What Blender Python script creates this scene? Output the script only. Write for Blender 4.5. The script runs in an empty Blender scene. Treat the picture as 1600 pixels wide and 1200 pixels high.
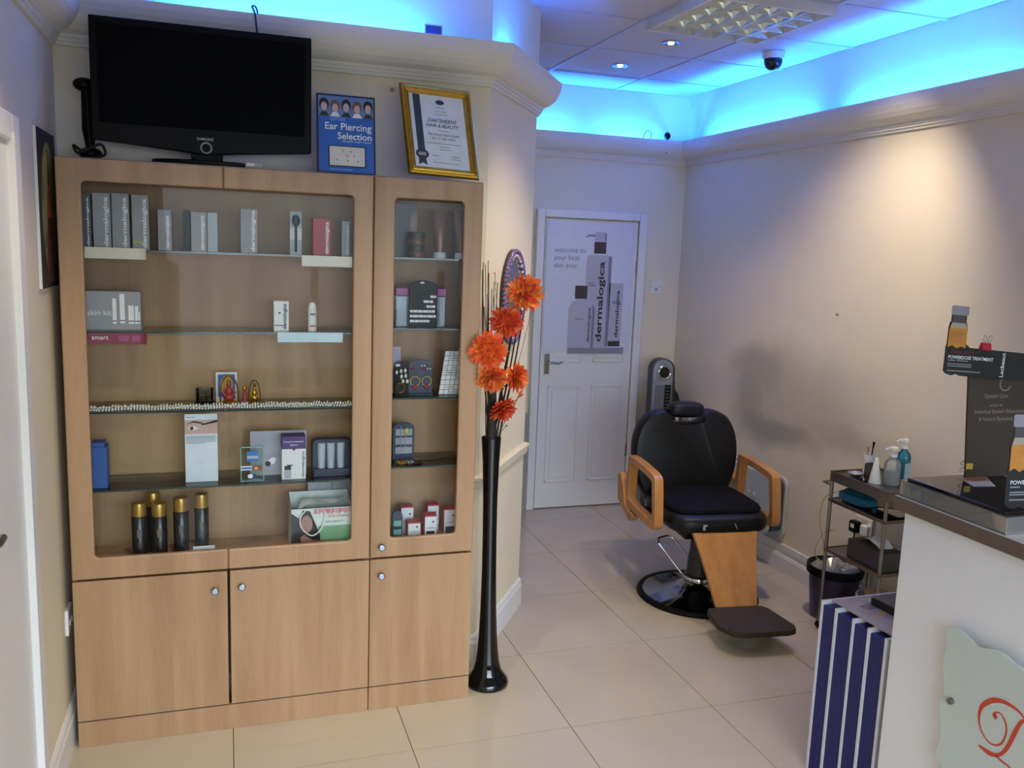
import bpy, math, random
from mathutils import Matrix, Vector
random.seed(7)
SC = bpy.context.scene
COL = SC.collection
PI = math.pi

# ------------------------------------------------------------------ camera
cam_d = bpy.data.cameras.new('camera'); cam = bpy.data.objects.new('camera', cam_d); COL.objects.link(cam)
cam_d.sensor_width = 36.0; cam_d.lens = 1355.27 * 36.0 / 1600.0; cam_d.clip_start = 0.02
def cam_rot(yaw, pitch, roll):
    fw = Vector((math.sin(yaw), math.cos(yaw), 0)); rt = Vector((math.cos(yaw), -math.sin(yaw), 0)); up = Vector((0, 0, 1))
    f2 = fw * math.cos(pitch) - up * math.sin(pitch); u2 = up * math.cos(pitch) + fw * math.sin(pitch)
    r3 = rt * math.cos(roll) + u2 * math.sin(roll); u3 = u2 * math.cos(roll) - rt * math.sin(roll)
    return Matrix((r3, u3, -f2)).transposed()
cam.matrix_world = Matrix.Translation((0, 0, 1.7515)) @ cam_rot(0.3223, 0.1526, 0.0371).to_4x4()
SC.camera = cam

# ------------------------------------------------------------------ world, light, exposure
SC.view_settings.view_transform = 'Standard'; SC.view_settings.look = 'None'
SC.view_settings.gamma = 1.0; SC.view_settings.use_curve_mapping = False
SC.view_settings.exposure = 0.0
w = bpy.data.worlds.new('daylight'); SC.world = w; w.use_nodes = True
bg = w.node_tree.nodes['Background']; bg.inputs[0].default_value = (0.75, 0.86, 1.0, 1); bg.inputs[1].default_value = 0.22

def area_light(name, loc, rot, sx, sy, power, col):
    d = bpy.data.lights.new(name, 'AREA'); d.shape = 'RECTANGLE'; d.size = sx; d.size_y = sy; d.energy = power; d.color = col
    o = bpy.data.objects.new(name, d); COL.objects.link(o); o.location = loc; o.rotation_euler = rot
    return o
# daylight coming through the shop window behind the camera
wl = area_light('window_daylight', (1.20, -1.75, 1.35), (PI / 2 - 0.60, 0, 0), 3.3, 1.9, 105, (0.74, 0.87, 1.0)); wl.data.spread = math.radians(95)

# ------------------------------------------------------------------ materials
def lin(c):
    r = []
    for v in c:
        v = v / 255.0
        r.append(v / 12.92 if v <= 0.04045 else ((v + 0.055) / 1.055) ** 2.4)
    return (r[0], r[1], r[2], 1.0)
MATS = {}
def mat(name, rgb, rough=0.5, metal=0.0, spec=0.5, var=0.06, scale=20.0, bump=0.0, stretch=(1, 1, 1), emit=None, estr=0.0, coat=0.0):
    if name in MATS: return MATS[name]
    m = bpy.data.materials.new(name); m.use_nodes = True; nt = m.node_tree; N = nt.nodes; L = nt.links
    b = N['Principled BSDF']
    b.inputs['Roughness'].default_value = rough; b.inputs['Metallic'].default_value = metal
    b.inputs['Specular IOR Level'].default_value = spec
    if coat: b.inputs['Coat Weight'].default_value = coat; b.inputs['Coat Roughness'].default_value = 0.08
    c = lin(rgb)
    tc = N.new('ShaderNodeTexCoord'); mp = N.new('ShaderNodeMapping'); mp.inputs['Scale'].default_value = stretch
    nz = N.new('ShaderNodeTexNoise'); nz.inputs['Scale'].default_value = scale; nz.inputs['Detail'].default_value = 4
    L.new(tc.outputs['Object'], mp.inputs['Vector']); L.new(mp.outputs['Vector'], nz.inputs['Vector'])
    rp = N.new('ShaderNodeValToRGB')
    rp.color_ramp.elements[0].position = 0.3; rp.color_ramp.elements[1].position = 0.7
    rp.color_ramp.elements[0].color = tuple(max(0, x * (1 - var)) for x in c[:3]) + (1,)
    rp.color_ramp.elements[1].color = tuple(min(1, x * (1 + var)) for x in c[:3]) + (1,)
    L.new(nz.outputs['Fac'], rp.inputs['Fac']); L.new(rp.outputs['Color'], b.inputs['Base Color'])
    if bump:
        bp = N.new('ShaderNodeBump'); bp.inputs['Strength'].default_value = bump; bp.inputs['Distance'].default_value = 0.002
        L.new(nz.outputs['Fac'], bp.inputs['Height']); L.new(bp.outputs['Normal'], b.inputs['Normal'])
    if emit:
        b.inputs['Emission Color'].default_value = emit + (1,); b.inputs['Emission Strength'].default_value = estr
    MATS[name] = m
    return m
def glass(name, tint=(1, 1, 1), refl=1.0, rough=0.0, alpha=0.0, body=(200, 210, 210)):
    if name in MATS: return MATS[name]
    m = bpy.data.materials.new(name); m.use_nodes = True; nt = m.node_tree; N = nt.nodes; L = nt.links
    N.remove(N['Principled BSDF']); out = N['Material Output']
    tr = N.new('ShaderNodeBsdfTransparent'); tr.inputs[0].default_value = tint + (1,)
    gl = N.new('ShaderNodeBsdfGlossy'); gl.inputs['Roughness'].default_value = rough
    fr = N.new('ShaderNodeFresnel'); fr.inputs[0].default_value = 1.45
    mu = N.new('ShaderNodeMath'); mu.operation = 'MULTIPLY'; mu.inputs[1].default_value = refl
    L.new(fr.outputs[0], mu.inputs[0])
    src = tr
    if alpha > 0:
        df = N.new('ShaderNodeBsdfDiffuse'); df.inputs[0].default_value = lin(body)
        mx0 = N.new('ShaderNodeMixShader'); mx0.inputs[0].default_value = alpha
        L.new(tr.outputs[0], mx0.inputs[1]); L.new(df.outputs[0], mx0.inputs[2]); src = mx0
    mx = N.new('ShaderNodeMixShader'); L.new(mu.outputs[0], mx.inputs[0]); L.new(src.outputs[0], mx.inputs[1]); L.new(gl.outputs[0], mx.inputs[2])
    L.new(mx.outputs[0], out.inputs['Surface'])
    MATS[name] = m
    return m
def wood_mat(name, c1, c2, rough=0.4):
    m = bpy.data.materials.new(name); m.use_nodes = True; nt = m.node_tree; N = nt.nodes; L = nt.links
    b = N['Principled BSDF']; b.inputs['Roughness'].default_value = rough; b.inputs['Specular IOR Level'].default_value = 0.35
    tc = N.new('ShaderNodeTexCoord'); mp = N.new('ShaderNodeMapping'); mp.inputs['Scale'].default_value = (14, 14, 0.9)
    n1 = N.new('ShaderNodeTexNoise'); n1.inputs['Scale'].default_value = 1.0; n1.inputs['Detail'].default_value = 5; n1.inputs['Distortion'].default_value = 0.4
    mp2 = N.new('ShaderNodeMapping'); mp2.inputs['Scale'].default_value = (160, 160, 12)
    n2 = N.new('ShaderNodeTexNoise'); n2.inputs['Scale'].default_value = 1.0; n2.inputs['Detail'].default_value = 2
    L.new(tc.outputs['Object'], mp.inputs[0]); L.new(tc.outputs['Object'], mp2.inputs[0]); L.new(mp.outputs[0], n1.inputs[0]); L.new(mp2.outputs[0], n2.inputs[0])
    ad = N.new('ShaderNodeMath'); ad.operation = 'MULTIPLY_ADD'; ad.inputs[1].default_value = 0.25; L.new(n2.outputs['Fac'], ad.inputs[0]); L.new(n1.outputs['Fac'], ad.inputs[2])
    rp = N.new('ShaderNodeValToRGB'); rp.color_ramp.elements[0].position = 0.42; rp.color_ramp.elements[1].position = 0.85
    rp.color_ramp.elements[0].color = lin(c1); rp.color_ramp.elements[1].color = lin(c2)
    L.new(ad.outputs[0], rp.inputs[0]); L.new(rp.outputs[0], b.inputs['Base Color'])
    MATS[name] = m
    return m
def patchy_wall(name, rgb, patches=None):  # blends soft elliptical patches of darker grey into the paint colour
    m = mat(name, rgb, 0.7, var=0.02, scale=3, spec=0.25)
    if not patches: return m
    nt = m.node_tree; N = nt.nodes; L = nt.links; b = N['Principled BSDF']
    old = b.inputs['Base Color'].links[0].from_socket
    tc = N.new('ShaderNodeTexCoord'); nz = N.new('ShaderNodeTexNoise'); nz.inputs['Scale'].default_value = 2.2; nz.inputs['Detail'].default_value = 2
    L.new(tc.outputs['Object'], nz.inputs['Vector'])
    acc = None
    for (cy, cz, ry, rz, tilt, wt) in patches:
        mp = N.new('ShaderNodeMapping'); mp.vector_type = 'TEXTURE'
        mp.inputs['Location'].default_value = (0, cy, cz); mp.inputs['Rotation'].default_value = (tilt, 0, 0); mp.inputs['Scale'].default_value = (50, ry, rz)
        vm = N.new('ShaderNodeVectorMath'); vm.operation = 'MULTIPLY_ADD'; vm.inputs[1].default_value = (0.3,) * 3
        L.new(nz.outputs['Color'], vm.inputs[0]); L.new(tc.outputs['Object'], vm.inputs[2]); 
        sb = N.new('ShaderNodeVectorMath'); sb.operation = 'SUBTRACT'; sb.inputs[1].default_value = (0.15,) * 3
        L.new(vm.outputs[0], sb.inputs[0]); L.new(sb.outputs[0], mp.inputs[0])
        ln = N.new('ShaderNodeVectorMath'); ln.operation = 'LENGTH'; L.new(mp.outputs[0], ln.inputs[0])
        mr = N.new('ShaderNodeMapRange'); mr.interpolation_type = 'SMOOTHSTEP'; mr.inputs[1].default_value = 0.25; mr.inputs[2].default_value = 1.1; mr.inputs[3].default_value = wt; mr.inputs[4].default_value = 0
        L.new(ln.outputs['Value'], mr.inputs[0])
        if acc is None: acc = mr.outputs[0]
        else:
            mx = N.new('ShaderNodeMath'); mx.operation = 'MAXIMUM'; L.new(acc, mx.inputs[0]); L.new(mr.outputs[0], mx.inputs[1]); acc = mx.outputs[0]
    sc = N.new('ShaderNodeMath'); sc.operation = 'MULTIPLY'; sc.inputs[1].default_value = 0.72; L.new(acc, sc.inputs[0])
    mix = N.new('ShaderNodeMix'); mix.data_type = 'RGBA'; L.new(sc.outputs[0], mix.inputs[0]); L.new(old, mix.inputs[6]); mix.inputs[7].default_value = lin((120, 116, 100))
    L.new(mix.outputs[2], b.inputs['Base Color'])
    return m

WALL = (226, 214, 186)
M_wall = mat('cream_paint', WALL, 0.7, var=0.02, scale=3, spec=0.25)
M_wallr = patchy_wall('cream_paint_patchy', WALL, [(4.10, 0.98, 0.95, 0.40, 0.0, .55), (4.38, 1.10, 0.46, 0.22, 0.05, .75), (4.50, 0.93, 0.26, 0.32, 0.1, .75), (4.22, 0.80, 0.62, 0.17, 0.06, .95), (3.72, 0.88, 0.55, 0.15, 0.10, .65)])
M_white = mat('white_gloss_paint', (222, 222, 220), 0.4, var=0.02, scale=6)
M_cornice = mat('plaster_white', (224, 220, 212), 0.65, var=0.015, scale=5, spec=0.2)
M_ctile = mat('ceiling_tile_white', (206, 202, 204), 0.85, var=0.03, scale=120, bump=0.15, spec=0.1)
M_cgrid = mat('ceiling_grid_white', (190, 190, 200), 0.5)
M_tile = mat('porcelain_beige', (186, 173, 150), 0.09, var=0.035, scale=2.5, spec=0.5)
M_grout = mat('grout_brown', (92, 78, 62), 0.9, var=0.1)
M_beech = wood_mat('beech_veneer', (154, 119, 86), (176, 141, 106), 0.38)
M_beech_in = wood_mat('beech_interior', (158, 122, 88), (180, 144, 106), 0.5)
M_chairwood = wood_mat('lacquered_beech', (168, 112, 58), (196, 138, 78), 0.2)
M_chrome = mat('chrome', (205, 208, 212), 0.12, 1.0, var=0.02)
M_steel = mat('brushed_steel', (140, 134, 126), 0.34, 1.0, var=0.05, scale=60, stretch=(1, 8, 1))
M_black = mat('black_plastic', (6, 6, 9), 0.45, var=0.1, spec=0.12)
M_blackm = mat('black_matte', (16, 16, 18), 0.7, var=0.1)
M_leather = mat('black_vinyl', (12, 12, 15), 0.42, var=0.15, scale=60, bump=0.05, spec=0.28)
M_screen = mat('tv_screen', (5, 6, 10), 0.5, spec=0.04, var=0.02)
M_lcd = mat('pure_white_print', (226, 228, 230), 0.5, var=0.01)
M_paper = mat('paper_white', (220, 222, 224), 0.6, var=0.02)
M_gold = mat('gold_gilt', (190, 148, 52), 0.28, 0.9, var=0.12, scale=50)
M_goldcap = mat('gold_cap', (168, 132, 62), 0.3, 0.7, var=0.08)
M_glass = glass('cabinet_glass', (0.95, 0.96, 0.96), 0.12)
M_shelfglass = glass('shelf_glass', (0.84, 0.93, 0.90), 1.0)
M_shelfedge = mat('shelf_edge_green', (30, 52, 48), 0.15, var=0.05)
M_acryl = glass('clear_acrylic', (0.97, 0.98, 0.98), 1.4, alpha=0.16, body=(236, 238, 240))

# ------------------------------------------------------------------ mesh helpers
class MB:
    def __init__(s): s.v = []; s.f = []
    def add(s, vs, fs):
        k = len(s.v); s.v += [tuple(v) for v in vs]; s.f += [tuple(i + k for i in f) for f in fs]; return s
    def box(s, x0, y0, z0, x1, y1, z1):
        return s.add([(x0, y0, z0), (x1, y0, z0), (x1, y1, z0), (x0, y1, z0), (x0, y0, z1), (x1, y0, z1), (x1, y1, z1), (x0, y1, z1)],
                     [(3, 2, 1, 0), (4, 5, 6, 7), (0, 1, 5, 4), (1, 2, 6, 5), (2, 3, 7, 6), (3, 0, 4, 7)])
    def prism(s, poly, axis, a, b):
        n = len(poly)
        def P(p, t): return {'x': (t, p[0], p[1]), 'y': (p[0], t, p[1]), 'z': (p[0], p[1], t)}[axis]
        vs = [P(p, a) for p in poly] + [P(p, b) for p in poly]
        fs = [tuple(range(n)), tuple(range(2 * n - 1, n - 1, -1))] + [(i, n + i, n + (i + 1) % n, (i + 1) % n) for i in range(n)]
        return s.add(vs, fs)
    def lathe(s, prof, n=24, c=(0, 0, 0), axis='z', caps=True):
        vs = []; fs = []; m = len(prof)
        for i in range(n):
            a = 2 * PI * i / n
            for r, t in prof:
                q = (r * math.cos(a), r * math.sin(a), t)
                if axis == 'y': q = (q[0], q[2], q[1])
                if axis == 'x': q = (q[2], q[0], q[1])
                vs.append((q[0] + c[0], q[1] + c[1], q[2] + c[2]))
        for i in range(n):
            j = (i + 1) % n
            for k in range(m - 1): fs.append((i * m + k, j * m + k, j * m + k + 1, i * m + k + 1))
        if caps:
            if prof[0][0] > 1e-6: fs.append(tuple(i * m for i in range(n))[::-1])
            if prof[-1][0] > 1e-6: fs.append(tuple(i * m + m - 1 for i in range(n)))
        return s.add(vs, fs)
    def tube(s, path, r, n=8, closed=False):
        P = [Vector(p) for p in path]; m = len(P); vs = []; fs = []
        rs = r if isinstance(r, (list, tuple)) else [r] * m
        prev = None
        for i, p in enumerate(P):
            if closed: t = (P[(i + 1) % m] - P[i - 1])
            else: t = P[min(i + 1, m - 1)] - P[max(i - 1, 0)]
            t.normalize()
            if prev is None:
                a = Vector((0, 0, 1)) if abs(t.z) < 0.9 else Vector((1, 0, 0))
                u = t.cross(a).normalized()
            else: u = (prev - t * prev.dot(t)).normalized()
            prev = u; v = t.cross(u)
            for k in range(n):
                an = 2 * PI * k / n; vs.append(p + (u * math.cos(an) + v * math.sin(an)) * rs[i])
        for i in range(m if closed else m - 1):
            j = (i + 1) % m
            for k in range(n): fs.append((i * n + k, i * n + (k + 1) % n, j * n + (k + 1) % n, j * n + k))
        if not closed: fs += [tuple(range(n))[::-1], tuple(range((m - 1) * n, m * n))]
        return s.add(vs, fs)
    def ball(s, c, rx, ry, rz, n=16, m=10, e1=1.0, e2=1.0):
        def sp(x, e): return math.copysign(abs(x) ** e, x)
        vs = [(c[0], c[1], c[2] - rz)]; fs = []
        for j in range(1, m):
            b = -PI / 2 + PI * j / m
            for i in range(n):
                a = 2 * PI * i / n
                vs.append((c[0] + rx * sp(math.cos(b), e1) * sp(math.cos(a), e2), c[1] + ry * sp(math.cos(b), e1) * sp(math.sin(a), e2), c[2] + rz * sp(math.sin(b), e1)))
        vs.append((c[0], c[1], c[2] + rz)); top = len(vs) - 1
        for i in range(n):
            k = (i + 1) % n; fs.append((0, 1 + k, 1 + i)); fs.append((top, 1 + (m - 2) * n + i, 1 + (m - 2) * n + k))
            for j in range(m - 2): fs.append((1 + j * n + i, 1 + j * n + k, 1 + (j + 1) * n + k, 1 + (j + 1) * n + i))
        return s.add(vs, fs)
    def xf(s, M): s.v = [tuple(M @ Vector(v)) for v in s.v]; return s
    def mesh(s, name, m=None, smooth=False):
        me = bpy.data.meshes.new(name); me.from_pydata(s.v, [], s.f); me.update()
        import bmesh
        bm = bmesh.new(); bm.from_mesh(me); bmesh.ops.recalc_face_normals(bm, faces=bm.faces); bm.to_mesh(me); bm.free()
        if m: me.materials.append(m)
        if smooth:
            for p in me.polygons: p.use_smooth = True
        return me
    # world=True: coordinates are room coordinates, moved into the parent's frame
    def build(s, name, m, parent=None, bevel=0.0, smooth=False, world=True, seg=2):
        if parent is not None and world:
            o = parent
            while o.parent: o = o.parent
            x, y, z = o.location; s.v = [(a - x, b - y, c - z) for a, b, c in s.v]
        me = s.mesh(name, m, smooth)
        ob = bpy.data.objects.new(name, me); COL.objects.link(ob)
        if parent is not None: ob.parent = parent
        if bevel:
            md = ob.modifiers.new('bevel', 'BEVEL'); md.width = bevel; md.segments = seg; md.limit_method = 'ANGLE'; md.angle_limit = math.radians(40)
        if smooth and hasattr(me, 'set_sharp_from_angle'): me.set_sharp_from_angle(angle=math.radians(45))
        return ob
def BX(*a): return MB().box(*a)
def tag(o, label=None, cat=None, group=None, kind=None):
    if label: o['label'] = label
    if cat: o['category'] = cat
    if group: o['group'] = group
    if kind: o['kind'] = kind
    return o
def thing(name, label, cat, loc=(0, 0, 0), rz=0.0, group=None, kind=None):
    o = bpy.data.objects.new(name, None); COL.objects.link(o); o.location = loc; o.rotation_euler = (0, 0, rz); o.empty_display_size = 0.05
    return tag(o, label, cat, group, kind)
def struct(name, mb, m, label=None, **k):
    o = mb.build(name, m, **k); o['kind'] = 'structure'
    if label: o['label'] = label
    return o
def child(mesh, name, parent, loc=(0, 0, 0), rot=None):
    o = bpy.data.objects.new(name, mesh); COL.objects.link(o); o.parent = parent; o.location = loc
    if rot is not None: o.rotation_euler = rot
    return o
def rrect(x0, z0, x1, z1, r, n=5):
    pts = []
    for cx, cz, a0 in ((x1 - r, z1 - r, 0), (x0 + r, z1 - r, PI / 2), (x0 + r, z0 + r, PI), (x1 - r, z0 + r, 3 * PI / 2)):
        for i in range(n + 1):
            a = a0 + PI / 2 * i / n; pts.append((cx + r * math.cos(a), cz + r * math.sin(a)))
    return pts
def ellipse(cx, cz, rx, rz, n=24): return [(cx + rx * math.cos(2 * PI * i / n), cz + rz * math.sin(2 * PI * i / n)) for i in range(n)]
def catmull(pts, n=6, closed=False):
    P = [Vector(p) for p in pts]; out = []; m = len(P)
    rng = range(m) if closed else range(m - 1)
    for i in rng:
        p0 = P[(i - 1) % m] if (closed or i > 0) else P[0]; p1 = P[i]; p2 = P[(i + 1) % m]; p3 = P[(i + 2) % m] if (closed or i + 2 < m) else P[-1]
        for k in range(n):
            t = k / n
            out.append(0.5 * ((2 * p1) + (p2 - p0) * t + (2 * p0 - 5 * p1 + 4 * p2 - p3) * t * t + (3 * p1 - p0 - 3 * p2 + p3) * t ** 3))
    if not closed: out.append(P[-1])
    return [tuple(p) for p in out]
# flat print: lettering laid on a surface; o = lower left corner, u = reading direction, v = up
TXT = {}
def text_mesh(s, bold=0.0, shear=0.0):
    key = (s, bold, shear)
    if key in TXT: return TXT[key]
    cu = bpy.data.curves.new('lettering', 'FONT'); cu.body = s; cu.offset = bold; cu.shear = shear; cu.resolution_u = 3
    ob = bpy.data.objects.new('tmp', cu); COL.objects.link(ob)
    dg = bpy.context.evaluated_depsgraph_get(); me = bpy.data.meshes.new_from_object(ob.evaluated_get(dg))
    vs = [tuple(v.co) for v in me.vertices]; fs = [tuple(p.vertices) for p in me.polygons]
    bpy.data.objects.remove(ob); bpy.data.curves.remove(cu); bpy.data.meshes.remove(me)
    TXT[key] = (vs, fs); return TXT[key]
def lettering(parent, s, o, u, v, m, w=None, h=None, bold=0.0, shear=0.0, center=False, world=True, name='lettering'):
    vs, fs = text_mesh(s, bold, shear)
    x0 = min(p[0] for p in vs); x1 = max(p[0] for p in vs); y0 = min(p[1] for p in vs); y1 = max(p[1] for p in vs)
    if w and h: sx, sy = w / (x1 - x0), h / (y1 - y0)
    elif w: sx = sy = w / (x1 - x0)
    else: sx = sy = h / (y1 - y0)
    o = Vector(o); u = Vector(u).normalized(); v = Vector(v).normalized()
    off = -(x1 - x0) * sx / 2 if center else 0
    mb = MB().add([o + u * ((p[0] - x0) * sx + off) + v * ((p[1] - y0) * sy) for p in vs], fs)
    return mb.build(name, m, parent, world=world)
def flat(parent, name, poly, plane, m, world=True):
    """flat printed shape: poly points (a,b) mapped by plane(a,b) -> xyz"""
    return MB().add([plane(*p) for p in poly], [tuple(range(len(poly)))]).build(name, m, parent, world=world)
def rect(x0, z0, x1, z1): return [(x0, z0), (x1, z0), (x1, z1), (x0, z1)]

# =================================================================== THE ROOM
XL, XR, YB, YF, ZC = -0.53, 3.0195, 5.441, -1.6, 2.8195
YW = 3.33                       # wall behind the cabinets
P1 = (0.981, YW); P2 = (1.375, 3.90)
TH = 0.12
# floor with separate tiles
fl = struct('floor', BX(XL - .1, YF - .1, -0.06, XR + .1, YB + .1, -0.003), M_grout, 'glossy beige porcelain tile floor with brown joints')
tx0, ty0 = 0.0085, 2.771
full = MB().box(-0.2985, -0.2985, -0.009, 0.2985, 0.2985, 0.0).mesh('floor_tile', M_tile)
for i in range(-1, 6):
    for j in range(-8, 5):
        x0 = tx0 + 0.6 * i; x1 = x0 + 0.6; y0 = ty0 + 0.6 * j; y1 = y0 + 0.6
        cx0, cx1, cy0, cy1 = max(x0, XL), min(x1, XR), max(y0, YF), min(y1, YB)
        if cx1 - cx0 < 0.02 or cy1 - cy0 < 0.02: continue
        if y0 > YW and x1 < P1[0] : continue
        if abs(cx1 - cx0 - 0.6) < 1e-4 and abs(cy1 - cy0 - 0.6) < 1e-4:
            child(full, 'floor_tile', fl, ((x0 + x1) / 2, (y0 + y1) / 2, 0))
        else:
            BX(cx0 + .0015, cy0 + .0015, -0.009, cx1 - .0015, cy1 - .0015, 0).build('floor_tile', M_tile, fl)
# walls
struct('wall_left', BX(XL - TH, YF - TH, -0.05, XL, YW + TH, ZC + .05), M_wall, 'cream painted left wall')
struct('wall_right', BX(XR, YF - TH, -0.05, XR + TH, YB + TH, ZC + .05), M_wallr, 'cream painted right wall with soft grey patches')
struct('wall_back', BX(P2[0] - TH, YB, -0.05, XR + TH, YB + TH, ZC + .05), M_wall, 'cream back wall around the white door')
struct('wall_alcove', BX(XL - TH, YW, -0.05, P1[0], YW + TH, ZC + .05), M_wall, 'cream wall behind the display cabinets')
struct('wall_corner', MB().prism([P1, P2, (P2[0] - .12, P2[1] + .02), (P1[0] - .05, P1[1] + .12)], 'z', -0.05, ZC + .05), M_wall, 'angled cream wall between cabinet and back door')
struct('wall_recess', BX(P2[0] - TH, P2[1], -0.05, P2[0], YB, ZC + .05), M_wall, 'short side wall of the rear recess')
# shop front behind the camera with its window
M_front = mat('shopfront_charcoal', (58, 56, 56), .6)
wf = struct('wall_front', BX(XL - TH, YF - TH, -0.05, XR + TH, YF, 0.4), M_front, 'shop front wall')
BX(XL - TH, YF - TH, 2.5, XR + TH, YF, ZC + .05).build('lintel', M_front, wf)
BX(XL - TH, YF - TH, 0.4, -0.42, YF, 2.5).build('pier', M_front, wf); BX(2.9, YF - TH, 0.4, XR + TH, YF, 2.5).build('pier', M_front, wf)
wn = struct('window_1', BX(-0.42, YF - .08, 0.4, 2.9, YF - .02, 0.46), M_white, 'shop window frame')
for x in (-0.42, 0.72, 1.85, 2.84): BX(x, YF - .08, 0.46, x + .06, YF - .02, 2.5).build('mullion', M_white, wn)
for z in (1.95, 2.44): BX(-0.36, YF - .08, z, 2.84, YF - .02, z + .06).build('transom', M_white, wn)
# ceiling
ce = struct('ceiling', BX(XL - TH, YF - TH, ZC + .012, XR + TH, YB + TH, ZC + .08), M_cgrid, 'suspended ceiling of white square tiles')
gx = [1.855 + 0.6 * k for k in range(-4, 2)]; gy = [5.02 - 0.6 * k for k in range(0, 12)]
for x in gx:
    if XL < x < XR: BX(x - .011, YF, ZC - .002, x + .011, YB, ZC + .008).build('ceiling_grid_bar', M_cgrid, ce)
for y in gy: BX(XL, y - .011, ZC - .0015, XR, y + .011, ZC + .008).build('ceiling_grid_bar', M_cgrid, ce)
xs = [XL] + [x for x in gx if XL < x < XR] + [XR]; ys = sorted([YF] + gy + [YB])
ctile = MB().box(-0.2885, -0.2885, 0.003, 0.2885, 0.2885, 0.012).mesh('ceiling_tile', M_ctile)
for a in range(len(xs) - 1):
    for b in range(len(ys) - 1):
        x0, x1, y0, y1 = xs[a], xs[a + 1], ys[b], ys[b + 1]
        if abs(x0 - 1.855) < 1e-6 and abs(y0 - 3.22) < 1e-6: continue          # the louvred light sits here
        if y0 > YW + .2 and x1 < 1.3: continue
        if abs(x1 - x0 - .6) < 1e-4 and abs(y1 - y0 - .6) < 1e-4: child(ctile, 'ceiling_tile', ce, ((x0 + x1) / 2, (y0 + y1) / 2, ZC))
        else: BX(x0 + .011, y0 + .011, ZC + .003, x1 - .011, y1 - .011, ZC + .012).build('ceiling_tile', M_ctile, ce)

BX(1.868, 5.026, ZC - .003, 2.440, 5.032, ZC + .001).build('tile_gap_shade_strip', M_blackm, ce)  # black strip stands in for the shade inside a lifted tile's gap
# swept mouldings with mitres
LINE = [(XL, YF), (XL, YW), P1, P2, (P2[0], YB), (XR, YB), (XR, YF)]
def mitres():
    out = []
    for i, p in enumerate(LINE):
        p = Vector(p); ns = []
        for a, b in ((i - 1, i), (i, i + 1)):
            if a < 0 or b >= len(LINE): continue
            d = (Vector(LINE[b]) - Vector(LINE[a])).normalized(); ns.append(Vector((d.y, -d.x)))
        if len(ns) == 1: out.append(ns[0])
        else:
            bsum = ns[0] + ns[1]; out.append(bsum / (1 + ns[0].dot(ns[1])))
    return out
MIT = mitres()
def sweep(prof, i, trim0=0.0, trim1=0.0):
    """closed profile (d, z) swept along wall run i"""
    a, b = Vector(LINE[i]), Vector(LINE[i + 1]); d = (b - a).normalized()
    ma, mb_ = MIT[i].copy(), MIT[i + 1].copy()
    if trim0: a = a + d * trim0; ma = Vector((d.y, -d.x))
    if trim1: b = b - d * trim1; mb_ = Vector((d.y, -d.x))
    vs = [(*(a + ma * q[0]), q[1]) for q in prof] + [(*(b + mb_ * q[0]), q[1]) for q in prof]; n = len(prof)
    fs = [tuple(range(n)), tuple(range(2 * n - 1, n - 1, -1))] + [(k, n + k, n + (k + 1) % n, (k + 1) % n) for k in range(n)]
    return MB().add(vs, fs)
ZK = 2.367
corn = [(0, ZK), (.012, ZK), (.012, ZK + .012), (.019, ZK + .012), (.019, ZK + .024), (.026, ZK + .024), (.026, ZK + .036), (.036, ZK + .038), (.055, ZK + .046),
        (.073, ZK + .06), (.088, ZK + .08), (.098, ZK + .103), (.103, ZK + .125), (.105, ZK + .148), (.098, ZK + .148), (.092, ZK + .118), (.075, ZK + .085), (.05, ZK + .065), (0, ZK + .06)]
for k, i in enumerate(range(6)):
    struct('trim_%d' % (k + 1), sweep(corn, i), M_cornice, ['plaster cornice trough along the left wall', 'plaster cornice trough above the cabinets', 'plaster cornice trough on the angled wall',
            'plaster cornice trough on the recess wall', 'plaster cornice trough above the back door', 'plaster cornice trough along the right wall'][k])
skirt = [(0, 0), (.016, 0), (.016, .105), (.011, .118), (.011, .13), (.004, .142), (0, .142)]
struct('baseboard_corner', sweep(skirt, 2), M_white, 'white moulded skirting on the angled wall')
struct('baseboard_left', sweep(skirt, 0), M_white, 'white moulded skirting on the left wall')
struct('baseboard_recess', sweep(skirt, 3), M_white, 'white skirting in the rear recess')
struct('baseboard_alcove', sweep(skirt, 1, trim0=1.44), M_white, 'short white skirting beside the cabinet')
struct('baseboard_back', sweep(skirt, 4, trim0=1.36), M_white, 'white skirting right of the back door')
skr = [(0, 0), (.022, 0), (.022, .075), (.016, .092), (.008, .095), (.008, .112), (.014, .114), (.014, .15), (0, .15)]
struct('baseboard_right', sweep(skr, 5), M_white, 'white skirting with trunking along the right wall')
dado = [(0, .775), (.010, .775), (.018, .79), (.018, .808), (.026, .815), (.026, .826), (.010, .832), (0, .832)]
struct('trim_7', sweep(dado, 2), M_wall, 'cream dado rail on the angled wall'); struct('trim_8', sweep(dado, 1, trim0=1.44), M_wall, 'short cream dado rail beside the cabinet')

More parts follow.
